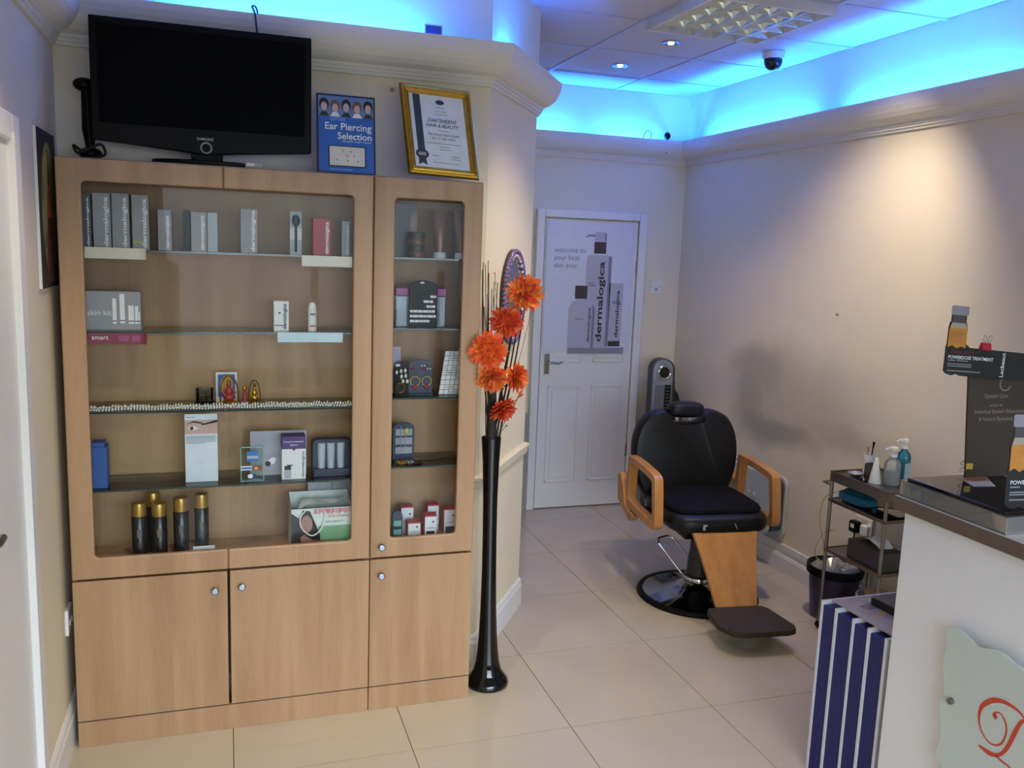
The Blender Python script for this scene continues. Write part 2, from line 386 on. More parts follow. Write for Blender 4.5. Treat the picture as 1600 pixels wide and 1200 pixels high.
# ------------------------------------------------------------------ blue light tubes in the troughs
M_blue = mat('blue_tube', (60, 150, 255), 0.4, emit=(0.012, 0.145, 1.0), estr=400.0)
def led(i, t0, t1, label, strength=None):
    a, b = Vector(LINE[i]), Vector(LINE[i + 1]); d = (b - a).normalized(); n = Vector((d.y, -d.x))
    p0 = a + d * t0 + n * .052; p1 = a + d * t1 + n * .052; z = ZK + .0815
    th = thing('light_tube', label, 'light tube', (*((p0 + p1) / 2), z - .014), group='blue tubes hidden in the cornice')
    MB().tube([(*p0, z), (*p1, z)], .012, 10).build('tube', M_blue, th, smooth=True)
    for p in (p0, p1):
        e = d * .012
        MB().tube([(*(p - e), z), (*(p + e), z)], .014, 10).build('end_cap', M_white, th, smooth=True)
led(1, 0.36, 1.28, 'blue light tube in the cornice above the television')
led(2, 0.06, 0.26, 'short blue light tube in the cornice of the angled wall')
led(4, 0.45, 0.80, 'blue light tube above the left half of the back door')
led(4, 0.95, 1.42, 'blue light tube in the cornice left of the rear corner')
led(5, 0.28, 1.36, 'blue light tube in the right cornice beside the dome camera')
led(5, 1.63, 2.69, 'blue light tube in the right cornice nearest the viewer')

# ------------------------------------------------------------------ doors
def door_panels(th, x0, x1, y, zlist, m):
    for (a, b, z0, z1) in zlist:
        for q in ((a, z0, b, z0 + .012), (a, z1 - .012, b, z1), (a, z0, a + .012, z1), (b - .012, z0, b, z1)):
            BX(q[0], y - .008, q[1], q[2], y, q[3]).build('panel_moulding', m, th, bevel=.003)
        BX(a + .03, y - .006, z0 + .03, b - .03, y, z1 - .03).build('raised_panel', m, th, bevel=.005)
d1 = thing('door_1', 'white six panel door at the back of the room', None, (2.33, YB, 0), kind='structure')
DX0, DX1, DZ = 1.997, 2.665, 1.973
leaf = BX(DX0, YB - .035, 0.008, DX1, YB - .001, DZ - .003).build('door_leaf', M_white, d1, bevel=.002)
arch = [(0, 0), (.055, 0), (.055, .01), (.045, .018), (.012, .018), (0, .012)]
for nm, x0, x1, z0, z1 in (('architrave', DX0 - .062, DX0 - .008, 0, 2.03), ('architrave', DX1 + .006, DX1 + .062, 0, 2.03), ('architrave', DX0 - .008, DX1 + .006, DZ + .004, 2.03)):
    BX(x0, YB - .05, z0, x1, YB - .001, z1).build(nm, M_white, d1, bevel=.006)
yd = YB - .035
door_panels(leaf, 0, 0, yd, [(2.06, 2.29, .19, .86), (2.375, 2.605, .19, .86), (2.06, 2.29, 1.02, 1.66), (2.375, 2.605, 1.02, 1.66), (2.06, 2.29, 1.73, 1.88), (2.375, 2.605, 1.73, 1.88)], M_white)
M_brass = mat('worn_steel_handle', (150, 146, 132), 0.35, 0.9)
h = BX(2.025, yd - .008, .94, 2.062, yd, 1.075).build('handle_plate', M_brass, leaf, bevel=.003)
MB().tube([(2.044, yd - .005, 1.02), (2.044, yd - .05, 1.02), (2.07, yd - .055, 1.022), (2.11, yd - .05, 1.016), (2.145, yd - .045, 1.026)], [.009, .008, .008, .007, .005], 8).build('lever', M_brass, leaf, smooth=True)
for z in (.35, 1.62): BX(DX1 - .004, yd - .006, z, DX1 + .008, yd + .01, z + .09).build('hinge', M_brass, d1)

d2 = thing('door_2', 'white panelled door at the left edge with lever handle', None, (XL, 2.1, 0), kind='structure')
BX(XL, 1.66, 0, XL + .012, 2.545, 2.0).build('door_leaf', M_white, d2)
BX(XL, 2.545, 0, XL + .03, 2.56, 2.0).build('door_stop', M_white, d2)
for y0, y1, z0, z1 in ((2.56, 2.645, 0, 2.05), (1.56, 1.66, 0, 2.05), (1.66, 2.56, 1.98, 2.05)): BX(XL, y0, z0, XL + .024, y1, z1).build('architrave', M_white, d2, bevel=.006)
BX(XL + .012, 2.0, 1.02, XL + .02, 2.04, 1.15).build('handle_plate', M_steel, d2, bevel=.002)
MB().tube([(XL + .015, 2.02, 1.085), (XL + .055, 2.02, 1.085), (XL + .06, 2.05, 1.085), (XL + .055, 2.105, 1.08)], .009, 8).build('lever', M_steel, d2, smooth=True)

# ------------------------------------------------------------------ ceiling fittings
lt = thing('ceiling_light', 'unlit square louvred fluorescent light set in the ceiling', 'light', (2.155, 3.52, ZC - .012))
lx0, lx1, ly0, ly1 = 1.862, 2.448, 3.227, 3.813
M_louv = mat('mirror_louvre', (226, 230, 226), 0.2, 0.8, var=0.05)
M_lbody = mat('light_body_white', (214, 216, 210), 0.5)
BX(lx0, ly0, ZC + .0005, lx1, ly1, ZC + .011).build('reflector_tray', M_lbody, lt)
for q in ((lx0, ly0, lx1, ly0 + .012), (lx0, ly1 - .012, lx1, ly1), (lx0, ly0 + .012, lx0 + .012, ly1 - .012), (lx1 - .012, ly0 + .012, lx1, ly1 - .012)):
    BX(q[0], q[1], ZC - .045, q[2], q[3], ZC + .002).build('frame_bar', M_lbody, lt, bevel=.001)
n = 5; cw = (lx1 - lx0 - .024) / n
def vblade(p0, p1, across):
    a = Vector(p0); b = Vector(p1); d = (b - a).normalized(); s = Vector((d.y, -d.x, 0)); zt, zb = ZC, ZC - .043
    prof = [(-.002, zb), (.002, zb), (.010, (zt + zb) / 2), (.024, zt), (-.024, zt), (-.010, (zt + zb) / 2)]
    vs = [tuple(a + s * q[0] + Vector((0, 0, q[1]))) for q in prof] + [tuple(b + s * q[0] + Vector((0, 0, q[1]))) for q in prof]; m_ = len(prof)
    return MB().add(vs, [tuple(range(m_)), tuple(range(2 * m_ - 1, m_ - 1, -1))] + [(k, m_ + k, m_ + (k + 1) % m_, (k + 1) % m_) for k in range(m_)])
for k in range(1, n):
    vblade((lx0 + .012 + cw * k, ly0 + .012, 0), (lx0 + .012 + cw * k, ly1 - .012, 0), 0).build('louvre_blade', M_louv, lt)
    vblade((lx0 + .012, ly0 + .012 + cw * k, 0), (lx1 - .012, ly0 + .012 + cw * k, 0), 0).build('louvre_blade', M_louv, lt)
for k in range(n):
    if k == 0: continue
    MB().tube([(lx0 + .04, ly0 + .012 + cw * (k - .5), ZC - .014), (lx1 - .04, ly0 + .012 + cw * (k - .5), ZC - .014)], .008, 8).build('fluorescent_tube', M_white, lt, smooth=True)

M_bulb = mat('halogen_lens', (255, 244, 226), 0.3, emit=(1.0, 0.86, 0.66), estr=18.0)
M_baffle = mat('downlight_chrome', (170, 172, 180), 0.2, 1.0)
def downlight(x, y, power, label, col=(1.0, 0.84, 0.62), size=95, blend=0.6, aim=None):
    th = thing('downlight', label, 'downlight', (x, y, ZC - .006), group='recessed ceiling downlights')
    MB().lathe([(.030, ZC + .002), (.030, ZC - .003), (.046, ZC - .005), (.048, ZC + .001), (.048, ZC + .003)], 28, (x, y, 0), caps=False).build('rim', M_baffle, th, smooth=True)
    MB().lathe([(.0, ZC - .001), (.030, ZC - .001), (.030, ZC + .0025)], 24, (x, y, 0)).build('lens', M_baffle, th, smooth=True)
    MB().ball((x, y, ZC - .003), .015, .015, .006, 16, 8).build('lamp', M_bulb, th, smooth=True)
    d = bpy.data.lights.new('downlight_beam', 'SPOT'); d.energy = power; d.color = col; d.spot_size = math.radians(size); d.spot_blend = blend; d.shadow_soft_size = 0.03
    o = bpy.data.objects.new('downlight_beam', d); COL.objects.link(o); o.parent = th; o.location = (0, 0, -.012)
    if aim: o.rotation_mode = 'QUATERNION'; o.rotation_quaternion = (Vector(aim) - Vector((x, y, ZC))).to_track_quat('-Z', 'Y')
    return th
downlight(2.162, 4.136, 8, 'recessed downlight in the ceiling nearer the square light')
downlight(2.162, 4.738, 8, 'recessed downlight in the ceiling nearer the back wall')
downlight(2.40, 3.08, 85, 'recessed downlight washing the right wall, out of view', size=80, blend=1.0, aim=(3.0, 3.66, 1.25))
downlight(1.72, 2.90, 80, 'recessed downlight in front of the angled wall, out of view', size=74, blend=0.9, aim=(1.30, 3.50, 0.9))
downlight(0.05, 2.20, 58, 'recessed downlight in front of the cabinet, out of view')
downlight(0.30, 1.20, 45, 'recessed downlight over the entrance, out of view')

dc = thing('dome_camera', 'white and black dome security camera on the ceiling', 'camera', (2.73, 4.077, ZC - .095))
MB().lathe([(.0, ZC), (.056, ZC), (.058, ZC - .012), (.056, ZC - .03), (.048, ZC - .034), (0, ZC - .034)], 32, (2.73, 4.077, 0)).build('mount_ring', M_white, dc, smooth=True)
M_dome = mat('smoked_dome', (10, 10, 22), 0.08, var=0.02)
MB().lathe([(.047, ZC - .030), (.047, ZC - .045)] + [(.047 * math.cos(a * PI / 16), ZC - .045 - .047 * math.sin(a * PI / 16)) for a in range(1, 9)], 32, (2.73, 4.077, 0)).build('dome', M_dome, dc, smooth=True)
# =================================================================== DISPLAY CABINETS
CF = 3.073; CB = 3.326; CH = 1.992
def knob(parent, x, z, y=CF):
    MB().lathe([(.0, -.026), (.0105, -.026), (.0135, -.022), (.0135, -.016), (.008, -.012), (.005, -.008), (.006, 0)], 8, (x, y, z), axis='y').build('knob', mat('knob_steel', (140, 150, 164), .28, 1.0), parent, bevel=.001)
def c_frame(x0, x1, z0, z1, ox0, ox1, oz0, oz1, r=.014, n=5):
    """door frame outline; opening reaching the left or right edge makes a C shape"""
    mb = MB()
    arc = lambda cx, cz, a0: [(cx + r * math.cos(a0 + PI / 2 * i / n), cz + r * math.sin(a0 + PI / 2 * i / n)) for i in range(n + 1)]
    if ox1 >= x1:      # open on the right
        poly = [(x0, z0), (x1, z0), (x1, oz0)] + arc(ox0 + r, oz0 + r, PI)[::-1] + arc(ox0 + r, oz1 - r, PI / 2)[::-1] + [(x1, oz1), (x1, z1), (x0, z1)]
        mb.prism(poly, 'y', CF, CF + .020)
    elif ox0 <= x0:    # open on the left
        poly = [(x1, z0), (x0, z0), (x0, oz0)] + arc(ox1 - r, oz0 + r, -PI / 2) + arc(ox1 - r, oz1 - r, 0) + [(x0, oz1), (x0, z1), (x1, z1)]
        mb.prism(poly, 'y', CF, CF + .020)
    else:
        mid = (ox0 + ox1) / 2
        out = [(x0, z0), (mid, z0), (x1, z0), (x1, z1), (mid, z1), (x0, z1)]
        la = arc(ox0 + r, oz0 + r, PI)[::-1] + arc(ox0 + r, oz1 - r, PI / 2)[::-1]; ra = arc(ox1 - r, oz0 + r, -PI / 2) + arc(ox1 - r, oz1 - r, 0)
        inn = [(mid, oz0)] + la + [(mid, oz1)] + ra[::-1]          # one closed loop
        nl = len(la); ni = len(inn); K = 6 + ni
        vs = [(p[0], y_, p[1]) for y_ in (CF, CF + .020) for p in out + inn]
        Lf = [0, 1] + [6 + k for k in range(nl + 2)] + [4, 5]
        Rf = [2, 1, 6] + [6 + k for k in range(ni - 1, nl, -1)] + [4, 3]
        fs = [tuple(Lf), tuple(Rf), tuple(K + k for k in Lf), tuple(K + k for k in Rf)]
        for base, cnt in ((0, 6), (6, ni)):
            for k in range(cnt): p, q = base + k, base + (k + 1) % cnt; fs.append((p, q, K + q, K + p))
        mb.add(vs, fs)
    return mb
def cabinet(name, label, x0, x1, doors, shelves):
    th = thing(name, label, 'cabinet', ((x0 + x1) / 2, (CF + CB) / 2, 0))
    yb = CF + .022
    BX(x0, yb, 0, x0 + .018, CB, CH).build('side_panel', M_beech, th); BX(x1 - .018, yb, 0, x1, CB, CH).build('side_panel', M_beech, th)
    BX(x0 + .018, yb, CH - .018, x1 - .018, CB, CH).build('top_panel', M_beech, th)
    BX(x0 + .018, yb, .612, x1 - .018, CB, .640).build('base_shelf', M_beech_in, th)
    BX(x0 + .018, CB - .008, .094, x1 - .018, CB, CH - .018).build('back_panel', M_beech_in, th)
    BX(x0 + .001, CF + .002, 0, x1 - .001, CF + .022, .092).build('plinth', M_beech, th, bevel=.001)
    for d in doors:
        a, b, o0, o1, kx, kz, up = d
        if up:
            dr = c_frame(a, b, .606, CH - .002, o0, o1, .679, 1.919).build('glazed_door', M_beech, th, bevel=.005, seg=3)
            BX(max(o0 - .006, a + .0005), CF + .009, .673, min(o1 + .006, b - .0005), CF + .013, 1.925).build('glass_pane', M_glass, dr)
            if kx is not None: knob(dr, kx, kz)
        else:
            dr = BX(a, CF, .097, b, CF + .020, .599).build('lower_door', M_beech, th, bevel=.002)
            knob(dr, kx, kz)
    for z in shelves:
        s = BX(x0 + .019, CF + .034, z - .006, x1 - .019, CB - .012, z).build('glass_shelf', M_shelfglass, th)
        BX(x0 + .019, CF + .032, z - .0065, x1 - .019, CF + .0345, z - .0002).build('shelf_edge', M_shelfedge, s)
    return th
SL = [1.709, 1.441, 1.172, .904]; SR = [1.713, 1.458, 1.203, .942]; BASE = .640
cabinet('display_cabinet', 'wide beech display cabinet with two glazed doors below the television', -.499, .4965,
        [(-.498, -.0008, -.426, 0, None, 0, True), (.0008, .4955, 0, .428, None, 0, True), (-.498, -.0045, 0, 0, -.046, .536, False), (.0045, .4955, 0, 0, .044, .543, False)], SL)
cabinet('display_cabinet', 'narrow beech display cabinet with one glazed door beside the tall black vase', .4975, .893,
        [(.4985, .892, .572, .822, .538, .652, True), (.4985, .892, 0, 0, .538, .541, False)], SR)

# ---- goods: printed cartons
M_cgrey = mat('carton_grey', (150, 152, 158), 0.5); M_cgreyd = mat('carton_dark_grey', (86, 90, 98), 0.5); M_pale = mat('carton_pale', (168, 182, 190), 0.5)
M_ink = mat('ink_dark', (46, 48, 54), 0.6); M_inkw = mat('ink_white', (232, 234, 236), 0.5); M_inkg = mat('ink_grey', (120, 122, 128), 0.6); M_inkb = mat('ink_navy', (40, 52, 110), 0.6)
M_red = mat('carton_red', (168, 26, 44), 0.45); M_navy = mat('navy_plastic', (22, 34, 62), 0.4); M_yellow = mat('sticker_yellow', (190, 190, 70), 0.5)
def carton(name, label, cat, x0, x1, yf, dep, z0, h, m, vtext=None, ink=None, group=None, vside='r', tw=.14, th_=None):
    t = thing(name, label, cat, ((x0 + x1) / 2, yf + dep / 2, z0), group=group)
    BX(x0, yf, z0, x1, yf + dep, z0 + h).build('carton_body', m, t, bevel=.001)
    BX(x0 + .002, yf + .001, z0 + h, x1 - .002, yf + dep - .001, z0 + h + .0006).build('top_flap', m, t)
    if vtext:
        ww = min((x1 - x0) * .34, .018) if th_ is None else th_
        xx = x1 - .004
        lettering(t, vtext, (xx, yf - .0006, z0 + .006), (0, 0, 1), (-1, 0, 0), ink or M_inkw, w=tw, h=ww, bold=.03)
    return t
G1 = 'skincare cartons on the top shelf'
z = SL[0]; yf = 3.155
def row_box(x0, x1, hgt, m, lab, txt='dermalogica', tw=None, dep=.05, yf=yf, ink=None):
    return carton('skincare_box', lab, 'box', x0, x1, yf, dep, z, hgt, m, txt, ink, G1, tw=(tw or hgt * .9))
row_box(-.436, -.411, .174, M_cgreyd, 'dark grey skincare box hard against the left side of the top shelf')
row_box(-.405, -.352, .178, M_cgrey, 'tall grey skincare box, second from the left on the top shelf')
row_box(-.348, -.296, .180, M_cgrey, 'tall grey skincare box, third from the left on the top shelf')
b = row_box(-.288, -.236, .178, M_cgrey, 'tall grey skincare box with a yellow sticker on the top shelf')
BX(-.286, yf - .0008, z + .022, -.256, yf, z + .028).build('sticker', M_yellow, b)
row_box(-.209, -.167, .134, M_cgrey, 'short grey skincare box standing alone on the top shelf', tw=.11)
row_box(-.129, -.108, .134, M_blackm, 'slim black box beside a grey skincare box on the top shelf', txt=None)
row_box(-.105, -.056, .132, M_cgrey, 'grey skincare box between a black box and a pale box', tw=.115)
row_box(-.053, -.021, .131, M_pale, 'pale blue plain box left of the cabinet centre', txt=None)
row_box(.054, .109, .150, M_cgrey, 'grey skincare box alone right of the cabinet centre', tw=.14)
row_box(.297, .359, .129, M_red, 'red skincare box on the top shelf', tw=.112)
row_box(.397, .426, .124, M_cgrey, 'narrow grey skincare box at the right end of the top shelf', tw=.105)
t = thing('blister_pack', 'clear hanging pack with a dark round brush on the top shelf', 'package', (.239, 3.17, z))
BX(.219, 3.168, z, .259, 3.172, z + .150).build('backing_card', M_pale, t); BX(.219, 3.166, z + .052, .259, 3.168, z + .092).build('paper_band', M_paper, t)
MB().ball((.239, 3.158, z + .118), .014, .010, .020, 14, 10).build('brush_head', M_navy, t, smooth=True); MB().tube([(.239, 3.160, z + .1), (.239, 3.160, z + .01)], .004, 8).build('brush_handle', M_blackm, t, smooth=True)
# shelf edge strips
def strip(label, x0, x1, zt, hgt, m, curl=False, text=None):
    t = thing('shelf_strip', label, 'label strip', ((x0 + x1) / 2, CF + .029, zt - hgt), group='ticket strips on the shelf edges')
    y = CF + .0300
    pts = [(x0, y), (x1 - .02, y), (x1 - .008, y - .002), (x1, y - .006)] if curl else [(x0, y), (x1, y)]
    top = [(p[0], p[1]) for p in pts] + [(p[0], p[1] + .0012) for p in pts[::-1]]
    MB().prism(top, 'z', zt - hgt, zt).build('strip_card', m, t)
    BX(x0, y, zt - .002, x1 - .008, y + .02, zt + .0).build('clip_lip', m, t) if False else None
    if text:
        lettering(t, text, (x0 + .012, y - .0006, zt - .022), (1, 0, 0), (0, 0, 1), M_inkw, h=.012)
        BX(x1 - .085, y - .0005, zt - .028, x1 - .055, y - .0001, zt - .008).build('print_patch', M_plum2, t); BX(x1 - .045, y - .0005, zt - .028, x1 - .02, y - .0001, zt - .008).build('print_patch', M_plum2, t)
    return t
M_strip = mat('strip_cream', (206, 202, 186), 0.4); M_plum = mat('strip_plum', (128, 38, 70), 0.45); M_plum2 = mat('strip_plum_print', (148, 70, 110), 0.45); M_bstrip = mat('strip_pale_blue', (176, 204, 216), 0.4)
strip('cream ticket strip under the left end of the top shelf', -.426, -.243, 1.7135, .036, M_strip, True)
strip('cream ticket strip under the right end of the top shelf', .254, .426, 1.709, .037, M_strip, True)
strip('plum ticket strip with white lettering under the second shelf', -.426, -.248, 1.436, .037, M_plum, True, 'smart')
strip('pale blue ticket strip under the second shelf', .172, .396, 1.441, .034, M_bstrip)
# second shelf
z = SL[1]
t = thing('skincare_kit_box', 'grey kit box printed with a row of white tubes', 'box', (-.353, 3.19, z))
BX(-.437, 3.16, z, -.269, 3.22, z + .128).build('carton_body', M_cgrey, t, bevel=.001)
pl = lambda a, b_: (a, 3.1594, b_)
for (x, w_, hh, y0) in ((-.350, .012, .085, .020), (-.326, .015, .098, .022), (-.299, .017, .062, .020), (-.282, .010, .060, .020), (-.2755 + .0, .006, .04, .02)):
    flat(t, 'printed_tube', rrect(x - w_ / 2, z + y0, x + w_ / 2, z + y0 + hh, .002, 2), pl, M_inkw)
    flat(t, 'printed_band', rect(x - w_ / 2, z + y0 + .008, x + w_ / 2, z + y0 + .011), lambda a, b_: (a, 3.159, b_), M_ink)
lettering(t, 'skin kit', (-.432, 3.1594, z + .048), (1, 0, 0), (0, 0, 1), M_inkw, h=.018)
t = carton('skincare_box', 'small white box with navy lettering on the second shelf', 'box', .163, .214, 3.16, .04, z, .104, M_paper, 'dermalogica', M_inkb, tw=.09)
BX(.164, 3.1592, z + .018, .2, 3.16, z + .021).build('print_line', M_inkb, t); BX(.178, 3.1592, z + .06, .186, 3.16, z + .066).build('print_mark', M_inkb, t)
t = thing('cream_bottle', 'white slim bottle with a slanted cap on the second shelf', 'bottle', (.297, 3.175, z))
MB().lathe([(0, z), (.0155, z), (.0155, z + .075), (.014, z + .082), (.0125, z + .084)], 20, (.297, 3.175, 0)).build('bottle_body', M_paper, t, smooth=True)
MB().lathe([(.0135, z + .083), (.0125, z + .093), (.007, z + .101), (0, z + .103)], 20, (.297, 3.175, 0)).build('cap', M_inkw, t, smooth=True)
for q in (.016, .058): BX(.288, 3.158, z + q, .306, 3.1592, z + q + .004).build('print_line', M_red if q < .03 else M_ink, t)
# third shelf: bead garland and small shrine
z = SL[2]
M_bead = mat('silver_bead', (238, 238, 232), 0.25, 0.25, var=0.03)
mb = MB(); rnd = random.Random(3)
def beadball(mb, c, r): mb.ball(c, r, r, r, 6, 4)
for strand in range(5):
    x = -.475; ph = rnd.random() * 6; y0 = 3.125 + strand * .013
    while x < .472:
        yy = y0 + .008 * math.sin(x * 40 + ph) + rnd.uniform(-.003, .003)
        beadball(mb, (x, yy, z + .0035 + (0.0065 * (strand % 2) * (1 if rnd.random() > .3 else 0))), .0034); x += .0088 + rnd.uniform(0, .0012)
o = mb.build('bead_garland', M_bead, smooth=True); tag(o, 'long silver bead garland heaped along the third shelf', 'garland', kind='stuff')
t = thing('candle_holder', 'clear glass candle holder with a golden flower base', 'candle holder', (-.072, 3.215, z))
BX(-.105, 3.19, z, -.039, 3.24, z + .012).build('black_base', M_black, t, bevel=.002)
MB().lathe([(.0, z + .012), (.03, z + .012), (.031, z + .058), (.029, z + .058), (.028, z + .014), (0, z + .014)], 20, (-.072, 3.215, 0)).build('glass_cup', M_shelfglass, t, smooth=True)
MB().lathe([(0, z + .0135), (.008, z + .0145), (.01, z + .02), (.022, z + .032), (.024, z + .034), (.012, z + .030), (0, z + .028)], 10, (-.072, 3.215, 0)).build('gold_flower', M_gold, t, smooth=True)
t = thing('picture_card', 'white bordered picture card with a blue ground behind the gold idol', 'card', (.002, 3.262, z))
BX(-.035, 3.262, z, .038, 3.264, z + .108).build('card', M_paper, t)
M_pblue = mat('print_blue', (52, 92, 180), .5); M_pgold = mat('print_ochre', (196, 150, 70), .5); M_pred = mat('print_red', (150, 50, 50), .5)
flat(t, 'printed_ground', rect(-.028, z + .018, .031, z + .100), lambda a, b_: (a, 3.2615, b_), M_pblue)
flat(t, 'printed_arch', ellipse(.0015, z + .06, .022, .036, 20), lambda a, b_: (a, 3.2611, b_), M_pgold)
def idol(name, label, x, y, w_, hgt, m, garment):
    t = thing(name, label, 'figurine', (x, y, z))
    MB().lathe([(0, z), (w_ * .42, z), (w_ * .46, z + hgt * .06), (w_ * .36, z + hgt * .12), (w_ * .3, z + hgt * .14)], 16, (x, y, 0)).build('pedestal', m, t, smooth=True)
    mb = MB(); mb.ball((x, y, z + hgt * .24), w_ * .34, w_ * .24, hgt * .12, 14, 8); mb.ball((x, y, z + hgt * .44), w_ * .2, w_ * .16, hgt * .17, 14, 8)
    mb.ball((x, y, z + hgt * .66), w_ * .13, w_ * .12, hgt * .085, 12, 8)
    for s in (-1, 1): mb.tube([(x + s * w_ * .16, y, z + hgt * .54), (x + s * w_ * .34, y - w_ * .1, z + hgt * .40), (x + s * w_ * .18, y - w_ * .22, z + hgt * .30)], w_ * .06, 6)
    mb.build('figure_body', garment, t, smooth=True)
    MB().lathe([(w_ * .14, z + hgt * .72), (w_ * .1, z + hgt * .80), (w_ * .05, z + hgt * .86), (0, z + hgt * .89)], 12, (x, y, 0)).build('crown', m, t, smooth=True)
    arch = [(x + w_ * .5 * math.cos(a * PI / 12) * (1 if a else 1), y + w_ * .15, z + hgt * (.32 + .66 * math.sin(a * PI / 12))) for a in range(0, 13)]
    arch = [(x + w_ * .48, y + w_ * .15, z + hgt * .08)] + arch + [(x - w_ * .48, y + w_ * .15, z + hgt * .08)]
    MB().tube(arch, w_ * .05, 6).build('halo_arch', m, t, smooth=True)
    return t
idol('shrine_figurine', 'seated golden idol under an arch in front of a picture card', .010, 3.21, .062, .104, M_gold, M_pred)
idol('shrine_figurine', 'dark gold seated figurine right of the small red one', .097, 3.215, .040, .086, mat('antique_gold', (128, 104, 52), .3, .9), M_gold)
t = thing('red_figurine', 'tiny red standing figurine on a white base', 'figurine', (.063, 3.205, z))
BX(.052, 3.195, z, .074, 3.215, z + .007).build('base', M_paper, t)
MB().lathe([(.0085, z + .007), (.008, z + .03), (.0065, z + .045), (.003, z + .05)], 14, (.063, 3.205, 0)).build('robe', M_pred, t, smooth=True)
MB().ball((.063, 3.205, z + .058), .0075, .0075, .010, 12, 8).build('head', M_gold, t, smooth=True)
# fourth shelf
z = SL[3]
M_bluebox = mat('blue_card', (36, 82, 152), .5)
t = thing('blue_box', 'tall blue open topped box at the left of the fourth shelf', 'box', (-.412, 3.17, z))
BX(-.437, 3.135, z, -.386, 3.205, z + .142).build('box_body', M_bluebox, t, bevel=.001); BX(-.433, 3.139, z + .142, -.394, 3.2, z + .156).build('inner_sleeve', M_bluebox, t, bevel=.001)
t = thing('brow_leaflet', 'tall white leaflet with an eye photograph leaning in the cabinet', 'leaflet', (-.085, 3.17, z))
BX(-.139, 3.165, z, -.031, 3.1665, z + .243).build('card', mat('leaflet_pale', (206, 218, 226), .35), t)
pl = lambda a, b_: (a, 3.1646, b_); pl2 = lambda a, b_: (a, 3.1643, b_); pl3 = lambda a, b_: (a, 3.1641, b_)
M_skin = mat('print_skin', (196, 164, 152), .5)
flat(t, 'printed_photo', rect(-.139, z + .172, -.031, z + .222), pl, M_skin)
flat(t, 'printed_eye', [(-.132, z + .192), (-.118, z + .201), (-.100, z + .198), (-.094, z + .190), (-.112, z + .186)], pl2, M_paper)
flat(t, 'printed_iris', ellipse(-.116, z + .193, .006, .0062, 12), pl3, M_ink)
flat(t, 'printed_brow', [(-.137, z + .206), (-.110, z + .219), (-.085, z + .214), (-.060, z + .203), (-.085, z + .209), (-.112, z + .213)], pl2, M_ink)
flat(t, 'printed_brush', [(-.085, z + .206), (-.031, z + .222), (-.031, z + .213), (-.083, z + .203)], pl2, M_blackm)
lettering(t, 'BEAUTIFUL BROWS', (-.133, 3.1646, z + .228), (1, 0, 0), (0, 0, 1), M_inkg, w=.035) if False else BX(-.135, 3.1644, z + .231, -.104, 3.165, z + .233).build('print_line', M_inkg, t)
for k in range(6): BX(-.135, 3.1644, z + .163 - k * .0048, -.036 - (.03 if k == 5 else 0) - .003 * (k % 2), 3.165, z + .1645 - k * .0048).build('print_line', M_inkg, t)
t = thing('card_sign', 'small clear glass sign with payment card stickers', 'sign', (.083, 3.135, z))
BX(.045, 3.133, z, .125, 3.137, z + .127).build('glass_plate', M_shelfglass, t); BX(.045, 3.125, z, .125, 3.145, z + .004).build('glass_foot', M_shelfglass, t)
for q in ((.045, .1235, .125, .127), (.045, .0, .0475, .127), (.1225, .0, .125, .127)): BX(q[0], 3.1325, z + q[1], q[2], 3.1375, z + q[3]).build('glass_edge', mat('glass_edge_mint', (130, 178, 165), .2), t)
for q, m_ in (((.067, .074, .105, .110), mat('sticker_blue', (36, 110, 190), .4)), ((.067, .084, .105, .094), M_pale), ((.046, .042, .083, .057), M_inkw), ((.047, .046, .082, .053), M_pblue), ((.087, .040, .118, .057), M_pred), ((.092, .044, .104, .053), M_yellow)):
    BX(q[0], 3.1319 - (.0003 if m_ in (M_pale, M_pblue, M_yellow) else 0), z + q[1], q[2], 3.133, z + q[3]).build('sticker', m_, t)
flat(t, 'sticker', ellipse(.078, z + .020, .009, .008, 16), lambda a, b_: (a, 3.1321, b_), M_inkw); flat(t, 'sticker', ellipse(.091, z + .020, .009, .008, 16), lambda a, b_: (a, 3.1325, b_), M_inkb)
t = thing('booklet', 'grey booklet with a printed tube leaning behind the purple carton', 'booklet', (.175, 3.215, z))
BX(.080, 3.214, z, .280, 3.220, z + .165).build('cover', mat('booklet_lilac', (164, 164, 178), .45), t)
flat(t, 'printed_tube', [(.135, z + .05), (.160, z + .068), (.172, z + .060), (.165, z + .044), (.143, z + .036)], lambda a, b_: (a, 3.2136, b_), M_inkw); flat(t, 'printed_tube_end', ellipse(.142, z + .043, .010, .010, 14), lambda a, b_: (a, 3.2132, b_), M_ink)
M_purple = mat('carton_purple', (70, 44, 110), .45)
t = thing('moisturiser_box', 'white carton with a purple top and black pump bottle print', 'box', (.227, 3.17, z))
BX(.187, 3.14, z, .271, 3.205, z + .112).build('carton_body', M_paper, t, bevel=.001); BX(.187, 3.14, z + .112, .271, 3.205, z + .158).build('carton_top', M_purple, t, bevel=.001)
flat(t, 'printed_point', [(.222, z + .113), (.236, z + .113), (.229, z + .104)], lambda a, b_: (a, 3.1394, b_), M_purple)
lettering(t, 'intensive moisture', (.229, 3.1394, z + .136), (1, 0, 0), (0, 0, 1), M_inkw, w=.070, center=True); lettering(t, 'balance', (.229, 3.1394, z + .124), (1, 0, 0), (0, 0, 1), M_inkw, w=.028, center=True)
lettering(t, 'dermalogica', (.268, 3.1394, z + .006), (0, 0, 1), (-1, 0, 0), M_ink, w=.096, h=.012, bold=.012)
pl = lambda a, b_: (a, 3.1393, b_)
